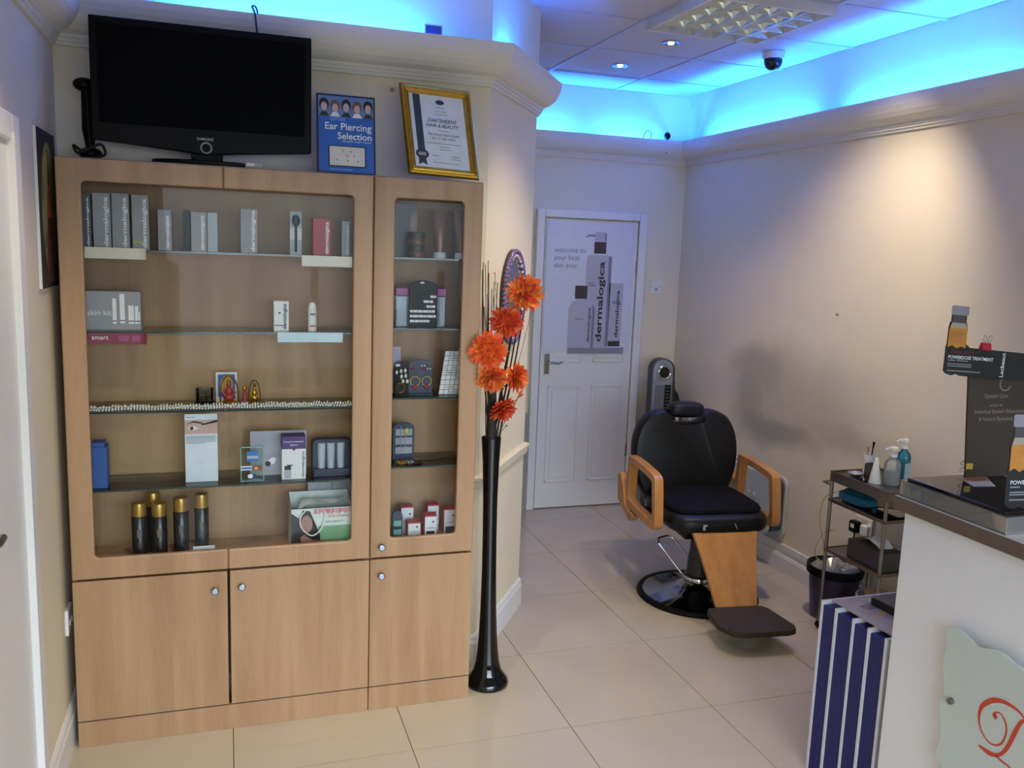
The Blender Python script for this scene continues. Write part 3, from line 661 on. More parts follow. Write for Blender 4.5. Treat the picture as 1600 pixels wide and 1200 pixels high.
flat(t, 'printed_bottle', rrect(.195, z + .004, .220, z + .034, .003, 3), pl, mat('print_grey', (170, 172, 184), .5)); flat(t, 'printed_pump', rect(.196, z + .035, .219, z + .050), pl, M_ink); flat(t, 'printed_spout', rect(.205, z + .050, .226, z + .054), pl, M_ink)
t = thing('tube_pouch', 'black zip pouch with three pale tubes showing through', 'pouch', (.370, 3.19, z))
MB().prism(rrect(.297, z, .443, z + .137, .022), 'y', 3.175, 3.215).build('pouch_back', M_navy, t, bevel=.003)
for x in (.330, .364, .400): MB().lathe([(.013, z + .03), (.013, z + .045), (.0155, z + .122), (.0155, z + .124), (0, z + .124)], 14, (x, 3.172, 0)).build('tube', M_pale, t, smooth=True)
BX(.300, 3.152, z, .440, 3.175, z + .030).build('pouch_front', M_navy, t, bevel=.003)
# bottom of the wide cabinet: bottles and carrier bag
z = BASE
M_bottle = mat('black_bottle', (24, 23, 24), .25, var=.05)
for k, (x, y, hgt, r, lab) in enumerate(((-.293, 3.160, .200, .0255, 'black bottle with gold cap, leftmost at the bottom of the cabinet'), (-.252, 3.232, .215, .025, 'black bottle with gold cap standing behind the two leftmost ones'),
        (-.228, 3.158, .196, .0255, 'black bottle with gold cap, second of the front bottles'), (-.157, 3.165, .210, .026, 'black bottle with gold cap, third of the front bottles'), (-.089, 3.185, .214, .0245, 'black bottle with gold cap, rightmost of the five'))):
    t = thing('hair_bottle', lab, 'bottle', (x, y, z), group='black and gold bottles')
    MB().lathe([(0, z), (r, z), (r, z + hgt * .76), (r * .9, z + hgt * .775), (0, z + hgt * .775)], 24, (x, y, 0)).build('bottle_body', M_bottle, t, smooth=True)
    MB().lathe([(r * .97, z + hgt * .775), (r * .97, z + hgt * .97), (r * .9, z + hgt), (0, z + hgt)], 24, (x, y, 0)).build('cap', M_goldcap, t, smooth=True)
    BX(x - .006, y - r - .0006, z + hgt * .40, x + .006, y - r + .003, z + hgt * .55).build('label_mark', mat('label_greygold', (96, 88, 72), .4), t)
t = thing('paper_note', 'scrap of white paper lying in front of the bottles', 'paper', (-.09, 3.13, z))
MB().prism([(-.125, 3.11), (-.035, 3.105), (-.03, 3.15), (-.10, 3.155)], 'z', z, z + .0006).build('sheet', M_paper, t); BX(-.118, 3.1245, z + .0006, -.045, 3.1255, z + .04).build('folded_edge', M_paper, t)
t = thing('carrier_bag', 'glossy printed carrier bag with white rope handle', 'bag', (.325, 3.19, z))
bx0, bx1, by0, by1, bh = .215, .440, 3.135, 3.245, .155
MB().add([(bx0, by0, z), (bx1, by0, z), (bx1, by1, z), (bx0, by1, z), (bx0 + .004, by0 - .012, z + bh), (bx1 - .004, by0 - .012, z + bh), (bx1 - .004, by1 + .008, z + bh + .03), (bx0 + .004, by1 + .008, z + bh + .03)],
         [(0, 1, 2, 3), (0, 1, 5, 4), (1, 2, 6, 5), (2, 3, 7, 6), (3, 0, 4, 7)]).build('bag_body', mat('bag_white', (205, 214, 206), .25), t)
fp = lambda a, b_: (a, by0 - .012 * (b_ - z) / bh - .0006, b_); fp2 = lambda a, b_: (a, by0 - .012 * (b_ - z) / bh - .0010, b_); fp3 = lambda a, b_: (a, by0 - .012 * (b_ - z) / bh - .0014, b_)
M_pgreen = mat('print_green', (110, 158, 112), .3); M_phair = mat('print_hair', (30, 26, 30), .3); M_pface = mat('print_face', (158, 118, 104), .3); M_pbrown = mat('print_shoulder', (150, 104, 84), .3)
flat(t, 'printed_ground', rect(bx0 + .10, z + .002, bx1 - .004, z + .085), fp, M_pgreen)
flat(t, 'printed_hair', [(bx0 + .002, z + .002), (bx0 + .105, z + .002), (bx0 + .108, z + .05), (bx0 + .088, z + .10), (bx0 + .07, z + .145), (bx0 + .045, z + .15), (bx0 + .03, z + .12), (bx0 + .003, z + .14)], fp2, M_phair)
flat(t, 'printed_face', ellipse(bx0 + .058, z + .095, .021, .034, 18), fp3, M_pface)
flat(t, 'printed_shoulder', [(bx0 + .045, z + .002), (bx0 + .18, z + .002), (bx0 + .13, z + .026), (bx0 + .075, z + .034), (bx0 + .05, z + .055), (bx0 + .035, z + .045)], fp3, M_pbrown)
rnd = random.Random(5); xx = bx0 + .085
while xx < bx1 - .012:
    w_ = rnd.uniform(.0012, .004); hh = rnd.uniform(.013, .020)
    flat(t, 'printed_bar', rect(xx, z + bh - .004 - hh, xx + w_, z + bh - .003), fp2, mat('print_magenta', (186, 44, 84), .3)); xx += w_ + rnd.uniform(.0012, .003)
lettering(t, "Dak'sheens", (bx0 + .135, by0 - .0118, z + .118), (1, 0, 0), (0, 0, 1), mat('print_orange', (190, 120, 60), .3), w=.075, shear=.3)
lettering(t, 'HAIR & BEAUTY', (bx0 + .125, by0 - .0104, z + .098), (1, 0, 0), (0, 0, 1), M_ink, w=.066)
MB().tube(catmull([(bx0 + .055, by0 - .014, z + .15), (bx0 + .035, by0 - .02, z + .125), (bx0 + .040, by0 - .02, z + .085), (bx0 + .075, by0 - .02, z + .055), (bx0 + .11, by0 - .02, z + .08), (bx0 + .125, by0 - .014, z + .145)], 6), .0024, 6).build('rope_handle', M_paper, t, smooth=True)
MB().add([(bx0 + .03, by0 + .03, z + .14), (bx0 + .09, by0 + .02, z + .175), (bx0 + .16, by0 + .03, z + .16), (bx0 + .20, by0 + .05, z + .18), (bx0 + .21, by0 + .08, z + .165), (bx0 + .05, by0 + .08, z + .17)], [(0, 1, 2, 5), (2, 3, 4, 5)]).build('tissue_paper', M_paper, t)
t = thing('grey_carton', 'flat grey carton standing upright behind the carrier bag', 'box', (.37, 3.285, z))
BX(.29, 3.270, z, .47, 3.30, z + .215).build('carton_body', M_cgrey, t, bevel=.001); BX(.378, 3.2692, z, .381, 3.27, z + .215).build('lid_seam', M_cgreyd, t)

# ---- narrow cabinet
z = SR[0]
M_bronze = mat('bronze_cosmetic', (112, 82, 68), .3, .4); M_darkbox = mat('dark_brown_box', (52, 44, 42), .4)
t = thing('comb_rack', 'tall dark brown ribbed box at the left of the upper shelf', 'box', (.628, 3.235, z))
BX(.595, 3.21, z, .680, 3.26, z + .195).build('box_body', M_darkbox, t, bevel=.001)
for k in range(12): BX(.655, 3.2075, z + .055 + k * .009, .674, 3.21, z + .060 + k * .009).build('rib', M_bronze, t)
for k, zz in enumerate((z, z + .046)):
    t = thing('cosmetic_jar', ('lower' if k == 0 else 'upper') + ' bronze jar of the stacked pair on the upper shelf', 'jar', (.668, 3.16, zz), group='stacked bronze jars')
    MB().lathe([(0, zz), (.028, zz), (.030, zz + .004), (.030, zz + .022), (.026, zz + .026)], 24, (.668, 3.16, 0)).build('jar_body', M_bronze, t, smooth=True)
    MB().lathe([(.031, zz + .024), (.031, zz + .044), (.028, zz + .046), (0, zz + .046)], 24, (.668, 3.16, 0)).build('lid', M_darkbox, t, smooth=True)
for k, (x, lab) in enumerate(((.757, 'bronze tube standing on a white cap, left of the two'), (.838, 'bronze tube standing on a white cap, right of the two'))):
    t = thing('cosmetic_tube', lab, 'tube', (x, 3.17, z), group='bronze tubes on white caps')
    MB().lathe([(0, z), (.023, z), (.023, z + .022), (0, z + .022)], 20, (x, 3.17, 0)).build('cap', M_paper, t, smooth=True)
    rings = [(.019, .019, .022), (.020, .020, .04), (.026, .019, .09), (.031, .010, .15), (.034, .002, .176)]
    mb = MB(); n_ = 20; vs = []; fs = []
    for a, b_, zz in rings:
        for i in range(n_): vs.append((x + a * math.cos(2 * PI * i / n_), 3.17 + b_ * math.sin(2 * PI * i / n_), z + zz))
    for j in range(len(rings) - 1):
        for i in range(n_): fs.append((j * n_ + i, j * n_ + (i + 1) % n_, (j + 1) * n_ + (i + 1) % n_, (j + 1) * n_ + i))
    fs.append(tuple(range(n_))); fs.append(tuple(range((len(rings) - 1) * n_, len(rings) * n_)))
    mb.add(vs, fs).build('tube_body', M_bronze, t, smooth=True)
z = SR[1]
t = thing('word_display', 'black arched display stand covered in rows of white names', 'display stand', (.692, 3.14, z))
poly = [(.640, z), (.745, z), (.745, z + .15)] + [(.6925 + .0525 * math.cos(a * PI / 8), z + .15 + .024 * math.sin(a * PI / 8)) for a in range(1, 8)] + [(.640, z + .15)]
MB().prism(poly, 'y', 3.135, 3.15).build('stand_panel', M_blackm, t, bevel=.001)
BX(.680, 3.1344, z + .162, .694, 3.135, z + .168).build('brand_tag', M_paper, t)
rnd = random.Random(11)
for k, (x0, x1, zz) in enumerate(((.718, .742, .110), (.693, .730, .092), (.704, .742, .074), (.643, .742, .056), (.643, .742, .038), (.643, .718, .020))):
    x = x0
    while x < x1 - .004:
        w_ = min(rnd.uniform(.010, .024), x1 - x); BX(x, 3.1338, z + zz, x + w_ - .002, 3.135, z + zz + .009).build('name_charm', M_paper, t); x += w_
M_mauve = mat('mauve_lid', (150, 30, 120), .35); M_clearbox = glass('clear_tub', (.85, .92, .95), 1.5, alpha=.35, body=(170, 190, 205))
for x0, x1, lab in ((.595, .645, 'clear tub with magenta lid left of the black display'), (.742, .782, 'clear tub with magenta lid right of the black display')):
    t = thing('clear_tub', lab, 'tub', ((x0 + x1) / 2, 3.18, z), group='clear tubs with magenta lids')
    BX(x0, 3.16, z, x1, 3.21, z + .115).build('tub_body', M_clearbox, t, bevel=.003); BX(x0 - .002, 3.158, z + .115, x1 + .002, 3.212, z + .145).build('lid', M_mauve, t, bevel=.003)
    BX(x0 + .008, 3.165, z + .005, x1 - .008, 3.20, z + .06).build('contents', M_darkbox, t)
z = SR[2]
def arched_stand(name, label, x0, x1, y, hgt, arch_h, m):
    t = thing(name, label, 'display stand', ((x0 + x1) / 2, y, z)); c = (x0 + x1) / 2; r = (x1 - x0) / 2
    poly = [(x0, z), (x1, z), (x1, z + hgt - arch_h)] + [(c + r * math.cos(a * PI / 8), z + hgt - arch_h + arch_h * math.sin(a * PI / 8)) for a in range(1, 8)] + [(x0, z + hgt - arch_h)]
    MB().prism(poly, 'y', y, y + .008).build('stand_panel', m, t, bevel=.001); BX(x0, y - .014, z, x1, y + .03, z + .006).build('foot', m, t, bevel=.001)
    return t
t = arched_stand('earring_stand', 'black stand with pale leaf earrings at the left of the earring shelf', .592, .645, 3.15, .128, .03, M_blackm)
BX(.596, 3.146, z + .110, .612, 3.15, z + .119).build('price_tag', M_paper, t)
M_leaf = mat('pale_leaf_charm', (186, 186, 172), .3, .3)
for (x, q) in ((.600, .088), (.616, .092), (.632, .094), (.618, .072), (.634, .074), (.624, .054), (.640, .054)): MB().ball((x, 3.146, z + q), .0062, .003, .009, 10, 6).build('charm', M_leaf, t, smooth=True)
MB().tube([(.613 + .016 * math.cos(a * PI / 8), 3.142, z + .030 + .018 * math.sin(a * PI / 8)) for a in range(16)], .0028, 6, closed=True).build('bangle', M_gold, t, smooth=True)
t = arched_stand('earring_stand', 'navy arched stand with stud and hoop earrings', .648, .739, 3.165, .133, .022, M_navy)
for (x, q, m_) in ((.657, .110, M_red), (.667, .110, M_red), (.657, .098, M_red), (.667, .098, M_red), (.697, .110, M_paper), (.708, .110, M_paper), (.697, .098, M_red), (.708, .098, M_red), (.720, .098, M_paper), (.730, .098, M_paper), (.720, .110, M_red), (.730, .110, M_red)):
    MB().ball((x, 3.162, z + q), .0032, .003, .0032, 8, 5).build('stud', m_, t, smooth=True)
for x in (.672, .716):
    MB().tube([(x + .018 * math.cos(a * PI / 8), 3.160, z + .052 + .018 * math.sin(a * PI / 8)) for a in range(16)], .0012, 5, closed=True).build('hoop', M_gold, t, smooth=True)
    MB().ball((x, 3.157, z + .030), .010, .004, .007, 10, 6).build('red_drop', M_red, t, smooth=True)
t = thing('stud_card', 'leaning white card with a grid of stud earrings', 'earring card', (.80, 3.165, z))
uu = Vector((.974, 0, -.0)).normalized(); 
def cp(a, b_): return (.762 + a + b_ * .17, 3.155 + b_ * .14, z + .001 + b_ * .97)
MB().add([cp(0, 0), cp(.092, 0), cp(.092, .168), cp(0, .168)] + [(p[0], p[1] + .002, p[2]) for p in (cp(0, 0), cp(.092, 0), cp(.092, .168), cp(0, .168))], [(0, 1, 2, 3), (7, 6, 5, 4), (0, 4, 5, 1), (1, 5, 6, 2), (2, 6, 7, 3), (3, 7, 4, 0)]).build('card', M_inkg, t)
rnd = random.Random(2); cols = [M_red, M_ink, M_bluebox, M_pgreen, M_pgold, M_black]
def cpf(a, b_, d=.0012): p = cp(a, b_); return (p[0], p[1] - d, p[2])
for r_ in range(9):
    for c_ in range(5):
        a0 = c_ * .0184 + .0012; b0 = r_ * .0186 + .0012
        flat(t, 'card_square', [(a0, b0), (a0 + .016, b0), (a0 + .016, b0 + .0162), (a0, b0 + .0162)], lambda a, b_: cpf(a, b_, .0008), M_paper)
        if rnd.random() < .5:
            m_ = rnd.choice(cols)
            for s in (.0045, .0115): MB().ball(cpf(a0 + s, b0 + .008, .0022), .0026, .0018, .0026, 6, 4).build('stud', m_, t)
MB().add([cpf(.052, .168), cpf(.066, .168), cpf(.066, .178), cpf(.052, .178)], [(0, 1, 2, 3)]).build('price_tag', M_paper, t)
t = thing('price_ticket', 'small white ruled ticket behind the pale leaf earrings', 'ticket', (.607, 3.19, z))
BX(.592, 3.19, z, .622, 3.192, z + .178).build('ticket_card', mat('ticket_lilac', (170, 170, 190), .5), t)
for k in range(3): BX(.592, 3.1892, z + .138 + .013 * k, .622, 3.19, z + .139 + .013 * k).build('ruled_line', M_inkg, t)
z = SR[3]
t = arched_stand('earring_rack', 'navy rack with three open rows and a yellow pendant', .597, .680, 3.19, .150, .022, M_navy)
for q in (.030, .066, .100): BX(.607, 3.186, z + q, .671, 3.19, z + q + .026).build('card_row', M_cgrey, t)
MB().ball((.648, 3.180, z + .118), .009, .004, .014, 10, 6).build('pendant', mat('pendant_yellow', (176, 176, 96), .3), t, smooth=True); MB().tube([(.648, 3.181, z + .105), (.642, 3.181, z + .05)], .0012, 5).build('pendant_tail', M_pale, t)
MB().tube([(.627, 3.183, z + .137), (.626, 3.183, z + .06)], .0012, 5).build('chain', M_pale, t)
rnd = random.Random(9)
for k in range(3):
    x = (.62, .655, .685)[k]; y = 3.145; m_ = (M_gold, M_chrome, mat('dark_bangle', (60, 54, 44), .3, .8))[k]; r = (.020, .018, .016)[k]
    t = thing('bracelet', ('gold', 'silver', 'dark')[k] + ' bracelet lying on the glass below the navy rack', 'bracelet', (x, y, z))
    MB().tube([(x + r * math.cos(a * PI / 9), y + r * .7 * math.sin(a * PI / 9), z + .004 + .004 * abs(math.sin(a * 1.7))) for a in range(18)], .0034, 6, closed=True).build('band', m_, t, smooth=True)
    for a in range(6): MB().ball((x + r * math.cos(a * PI / 3), y + r * .7 * math.sin(a * PI / 3), z + .009), .0045, .0045, .0045, 8, 5).build('charm', m_, t, smooth=True)
t = thing('necklace', 'thin silver necklace laid along the back of the glass shelf', 'necklace', (.76, 3.21, z))
MB().tube(catmull([(.69, 3.205, z + .002), (.72, 3.20, z + .003), (.745, 3.21, z + .008), (.77, 3.20, z + .003), (.81, 3.215, z + .002), (.85, 3.21, z + .002)], 5), .0018, 5).build('chain', M_chrome, t, smooth=True)
z = BASE
t = arched_stand('earring_rack', 'small navy rack at the bottom left of the narrow cabinet', .594, .634, 3.16, .115, .02, M_navy)
for q in (.02, .055): BX(.600, 3.156, z + q, .629, 3.16, z + q + .022).build('card_row', mat('teal_studs', (110, 170, 150), .3), t)
for k, (x0, x1, y, hgt, lab) in enumerate(((.642, .690, 3.225, .110, 'red and white box, back left of the five'), (.655, .703, 3.15, .070, 'red and white box, front left of the five'), (.720, .766, 3.15, .093, 'red and white box, front middle of the five'),
        (.748, .792, 3.225, .112, 'red and white box, back middle of the five'), (.806, .856, 3.19, .103, 'red and white box, rightmost of the five'))):
    t = thing('piercing_box', lab, 'box', ((x0 + x1) / 2, y + .02, z), group='red and white boxes in the narrow cabinet')
    BX(x0, y, z, x1, y + .045, z + hgt - .006).build('carton_body', M_paper, t, bevel=.001); BX(x0, y, z + hgt - .006, x1, y + .045, z + hgt).build('lid', M_red, t, bevel=.001)
    BX(x0 - .0012, y, z, x0, y + .045, z + hgt - .004).build('side_print', M_red, t)
    BX(x0 + .006, y - .0008, z + hgt * .45, x1 - .004, y, z + hgt * .465).build('print_line', M_ink, t)
    flat(t, 'print_mark', ellipse(x1 - .014, z + hgt * .72, .004, .004, 10), lambda a, b_: (a, y - .0006, b_), M_ink)
    if k in (2, 4): BX(x0 + .006, y - .0008, z + .002, x1 - .008, y, z + .03).build('print_block', M_darkbox, t)
# =================================================================== ON TOP OF THE CABINETS
tv = thing('television', 'black flat screen television standing on the cabinet', 'television', (-.055, 3.165, CH))
TX0, TX1, TZ0, TZ1, TY = -.395, .288, 2.055, 2.432, 3.125
poly = [(TX0, TZ1), (TX0 + .0, TZ0), (-.16, TZ0 - .018), (-.055, TZ0 - .028), (.05, TZ0 - .018), (TX1, TZ0), (TX1, TZ1)]
MB().prism(poly, 'y', TY, TY + .045).build('casing', M_black, tv, bevel=.004)
BX(TX0 + .05, TY + .045, TZ0 + .03, TX1 - .05, TY + .09, TZ1 - .05).build('rear_housing', M_black, tv, bevel=.015)
BX(TX0 + .022, TY - .0012, TZ0 + .052, TX1 - .022, TY + .001, TZ1 - .022).build('screen', M_screen, tv)
M_silv = mat('badge_silver', (150, 152, 158), .35, .6)
lettering(tv, 'SAMSUNG', (-.055, TY - .0006, TZ0 + .018), (1, 0, 0), (0, 0, 1), M_silv, w=.052, bold=.01, center=True)
MB().tube([(-.052 + .0165 * math.cos(a * PI / 12), TY - .002, TZ0 - .006 + .0165 * math.sin(a * PI / 12)) for a in range(24)], .003, 6, closed=True).build('power_ring', M_silv, tv, smooth=True)
BX(-.10, TY + .03, CH + .015, 0.0, TY + .07, TZ0 + .05).build('stand_neck', M_black, tv, bevel=.006)
MB().prism([(-.055 + .17 * math.cos(a * PI / 16), 3.185 + .088 * math.sin(a * PI / 16)) for a in range(32)], 'z', CH, CH + .016).build('stand_base', M_black, tv, bevel=.004)
t = thing('cable', 'thin black cable hooked over the cornice above the television', 'cable', (.12, 3.22, 2.42))
MB().tube(catmull([(.115, 3.178, 2.43), (.112, 3.19, 2.47), (.108, 3.205, 2.51), (.10, 3.222, 2.535), (.115, 3.232, 2.531), (.125, 3.25, 2.47)], 6), .0035, 6).build('cable_run', M_blackm, t, smooth=True)
t = thing('corded_device', 'black corded device with a round head behind the left edge of the television', 'device', (-.435, 3.22, CH))
MB().ball((-.425, 3.22, CH + .240), .034, .03, .022, 18, 10).build('round_head', M_black, t, smooth=True)
MB().tube([(-.418, 3.22, CH + .235), (-.416, 3.22, CH + .10), (-.412, 3.22, CH + .03)], [.017, .02, .012], 12).build('handle', M_black, t, smooth=True)
MB().ball((-.412, 3.22, CH + .022), .036, .035, .022, 16, 8).build('base', M_black, t, smooth=True)
MB().tube(catmull([(-.44, 3.22, CH + .03), (-.46, 3.2, CH + .045), (-.445, 3.18, CH + .02), (-.41, 3.17, CH + .035), (-.375, 3.17, CH + .05), (-.365, 3.18, CH + .02), (-.40, 3.165, CH + .006), (-.43, 3.17, CH + .006)], 6), .0045, 6).build('coiled_cable', M_blackm, t, smooth=True)
t = thing('adaptor_box', 'small grey adaptor lying under the television', 'adaptor', (.10, 3.11, CH))
BX(.07, 3.095, CH, .128, 3.125, CH + .020).build('case', M_cgrey, t, bevel=.003); BX(.074, 3.0945, CH + .006, .10, 3.0955, CH + .014).build('label', M_paper, t)
MB().tube(catmull([(.07, 3.11, CH + .01), (.04, 3.105, CH + .008), (.0, 3.10, CH + .006), (-.05, 3.11, CH + .012), (-.10, 3.105, CH + .03)], 5), .004, 6).build('lead', M_blackm, t, smooth=True)
# ear piercing sign
es = thing('piercing_sign', 'blue ear piercing selection board with a row of portrait photos', 'sign', (.405, 3.10, CH))
TL = .16
def ep(a, b_, d=0.0): return (.405 + a, 3.092 + b_ * TL - d, CH + .001 + b_ * (1 - TL * TL / 2))
def quad(f, x0, z0, x1, z1, d): return [f(x0, z0, d), f(x1, z0, d), f(x1, z1, d), f(x0, z1, d)]
def board(f, x0, z0, x1, z1, th_):
    a = quad(f, x0, z0, x1, z1, 0); b_ = quad(f, x0, z0, x1, z1, -th_)
    return MB().add(a + b_, [(0, 1, 2, 3), (7, 6, 5, 4), (0, 4, 5, 1), (1, 5, 6, 2), (2, 6, 7, 3), (3, 7, 4, 0)])
M_sblue = mat('sign_blue', (44, 96, 176), .35, var=.04, scale=8)
board(ep, -.100, 0, .100, .270, .012).build('backing_frame', M_navy, es, bevel=.002)
MB().add(quad(ep, -.094, .003, .094, .263, .0008), [(0, 1, 2, 3)]).build('blue_panel', M_sblue, es)
MB().add(quad(ep, -.094, .192, .094, .263, .0011), [(0, 1, 2, 3)]).build('photo_strip', mat('photo_bg', (96, 124, 160), .4), es)
for k in range(5):
    cx = -.075 + .0375 * k
    MB().add([ep(a, b_, .0014) for a, b_ in ellipse(cx, .234 - .004 * (k % 2), .0165, .021, 14)], [tuple(range(14))]).build('printed_hair', [M_phair, mat('print_brown', (110, 78, 60), .5)][k % 2], es)
    MB().add([ep(a, b_, .0017) for a, b_ in ellipse(cx, .226 - .004 * (k % 2), .0105, .0150, 14)], [tuple(range(14))]).build('printed_face', M_skin, es)
    MB().add([ep(a, b_, .0015) for a, b_ in [(cx - .017, .193), (cx + .017, .193), (cx + .008, .208), (cx - .008, .208)]], [(0, 1, 2, 3)]).build('printed_shoulder', [M_ink, M_paper][k % 2], es)
ev = Vector((0, TL, 1)).normalized()
def on(f, parent, s, a, b_, m, w=None, h=None, d=.0014, bold=0, center=False, shear=0):
    lettering(parent, s, f(a, b_, d), (1, 0, 0), ev, m, w=w, h=h, bold=bold, center=center, shear=shear)
on(ep, es, 'caress', -.055, .1795, mat('sign_lightblue', (110, 160, 220), .4), w=.052, bold=.02)
on(ep, es, 'Ear Piercing', -.072, .141, M_inkw, w=.158, bold=.01); on(ep, es, 'Selection', -.03, .117, M_inkw, w=.116, bold=.01); on(ep, es, 'safe, gentle, no gun required', -.015, .106, M_inkw, w=.098)
MB().add(quad(ep, -.062, .022, .066, .094, .0012), [(0, 1, 2, 3)]).build('window_frame', M_navy, es); MB().add(quad(ep, -.058, .026, .062, .091, .0015), [(0, 1, 2, 3)]).build('earring_card', mat('card_cream', (206, 204, 196), .5), es)
for (a, b_) in ((-.012, .078), (.014, .075), (.002, .060), (.026, .060), (-.034, .046), (.003, .044), (.038, .042)): MB().ball(ep(a, b_, .003), .0022, .002, .0026, 8, 5).build('stud', M_steel, es)
on(ep, es, 'www.caress-piercing.co.uk', -.06, .010, M_inkw, w=.08) if False else MB().add(quad(ep, -.06, .011, .02, .014, .0012), [(0, 1, 2, 3)]).build('print_line', mat('sign_lightblue', (110, 160, 220), .4), es)
# certificate
cf = thing('certificate', 'gold framed certificate leaning on the wall beside the ear piercing board', 'certificate', (.73, 3.12, CH))
TL2 = .20
def cq(a, b_, d=0.0): 
    x = .752 + a * .9986 - b_ * .085; zz = CH + .010 + b_ * .972 + (a * -.035 if True else 0)
    return (x, 3.105 + b_ * TL2 - d, zz)
W, H = .262, .328
prof = [(0, 0), (.006, .012), (.013, .015), (.016, .011), (.022, .014), (.030, .006), (.032, 0)]
for side in range(4):
    vs = []
    for k, (i_, d_) in enumerate(prof):
        if side == 0: a = (-W / 2 + i_, i_); b_ = (W / 2 - i_, i_)
        elif side == 1: a = (W / 2 - i_, i_); b_ = (W / 2 - i_, H - i_)
        elif side == 2: a = (W / 2 - i_, H - i_); b_ = (-W / 2 + i_, H - i_)
        else: a = (-W / 2 + i_, H - i_); b_ = (-W / 2 + i_, i_)
        vs += [cq(*a, d_ + .002), cq(*b_, d_ + .002)]
    for (a, b_) in (((-W / 2, 0), (W / 2, 0)),) if False else (): pass
    n_ = len(prof); fs = [(2 * k, 2 * k + 1, 2 * k + 3, 2 * k + 2) for k in range(n_ - 1)]
    # back face of the moulding
    MB().add(vs, fs + [tuple(2 * k for k in range(n_)), tuple(2 * k + 1 for k in range(n_))[::-1], (0, 1, 2 * n_ - 1, 2 * n_ - 2)]).build('frame_side', M_gold, cf)
board(cq, -W / 2 + .004, .004, W / 2 - .004, H - .004, .006).build('backing_board', M_darkbox, cf)
MB().add(quad(cq, -W / 2 + .03, .03, W / 2 - .03, H - .03, .0022), [(0, 1, 2, 3)]).build('certificate_paper', mat('certificate_white', (214, 220, 232), .35), cf)
M_rib = mat('ribbon_slate', (44, 58, 76), .5)
MB().add([cq(*q, .0030) for q in ((-.086, .078), (-.060, .078), (-.060, H - .034), (-.086, H - .034))], [(0, 1, 2, 3)]).build('ribbon', M_rib, cf)
MB().add([cq(a, b_, .0038) for a, b_ in ellipse(-.072, .078, .024, .018, 18)], [tuple(range(18))]).build('rosette', M_rib, cf)
MB().add([cq(*q, .0032) for q in ((-.086, .070), (-.060, .070), (-.058, .038), (-.073, .046), (-.088, .038))], [(0, 1, 2, 3, 4)]).build('ribbon_tail', M_rib, cf)
cv = Vector((-.085, TL2, .972)).normalized(); cu_ = Vector((.9986, 0, -.035)).normalized()
def oc(s, a, b_, w, bold=0, shear=0, m=M_inkb): lettering(cf, s, cq(a, b_, .0030), cu_, cv, m, w=w, bold=bold, shear=shear, center=True)
oc('GSG', -.072, .073, .026, .02, .2, M_paper) if False else lettering(cf, 'GSG', cq(-.072, .073, .0044), cu_, cv, M_paper, w=.028, bold=.02, shear=.2, center=True)
MB().add([cq(a, b_, .0030) for a, b_ in ellipse(.012, .272, .016, .009, 16)], [tuple(range(16))]).build('crest', M_inkb, cf)
oc("DAK'SHEENS", .014, .198, .108, .012, .3); oc('HAIR & BEAUTY', .014, .180, .122, .012, .3)
oc('The Good Salon Guide', .014, .150, .116, .005, .3); oc('as a 5 star salon', .014, .136, .086, .005, .3)
for (a, b_, w_) in ((.012, .252, .03), (.012, .238, .044), (.012, .226, .052), (.014, .167, .042), (.014, .120, .126), (.014, .108, .040), (.014, .098, .044), (-.024, .075, .026), (.052, .075, .030), (.052, .066, .034), (.014, .050, .098)):
    MB().add([cq(a - w_ / 2, b_, .0028), cq(a + w_ / 2, b_, .0028), cq(a + w_ / 2, b_ + .002, .0028), cq(a - w_ / 2, b_ + .002, .0028)], [(0, 1, 2, 3)]).build('print_line', M_inkg, cf)
# plugged wall holes beside certificate
t = thing('wall_screw', 'screw left in the wall beside the certificate', 'screw', (.60, YW - .002, 2.325))
MB().lathe([(0, -.006), (.006, -.005), (.007, -.001), (.007, .002)], 12, (.60, YW - .001, 2.325), axis='y').build('screw_head', M_steel, t, smooth=True)
t = thing('trough_box', 'small blue white control box resting in the cornice above the cabinets', 'box', (.735, 3.27, 2.432))
BX(.70, 3.255, 2.4315, .77, 3.285, 2.555).build('case', M_white, t, bevel=.004); BX(.706, 3.2545, 2.515, .764, 3.2555, 2.55).build('front_plate', M_pblue, t)
t = thing('sensor_ball', 'small black round sensor sitting in the rear cornice', 'sensor', (2.82, 5.37, 2.43))
MB().ball((2.82, 5.365, 2.545), .022, .022, .024, 16, 10).build('ball', M_black, t, smooth=True); MB().tube([(2.82, 5.365, 2.4325), (2.82, 5.365, 2.53)], .006, 8).build('stem', M_black, t, smooth=True)
t = thing('loose_wire', 'loop of thin wire sticking up from the rear cornice', 'wire', (2.67, 5.37, 2.43))
MB().tube(catmull([(2.64, 5.37, 2.434), (2.645, 5.365, 2.53), (2.66, 5.36, 2.56), (2.685, 5.36, 2.565), (2.70, 5.365, 2.54), (2.70, 5.37, 2.44)], 6), .0025, 6).build('wire_run', M_black, t, smooth=True)

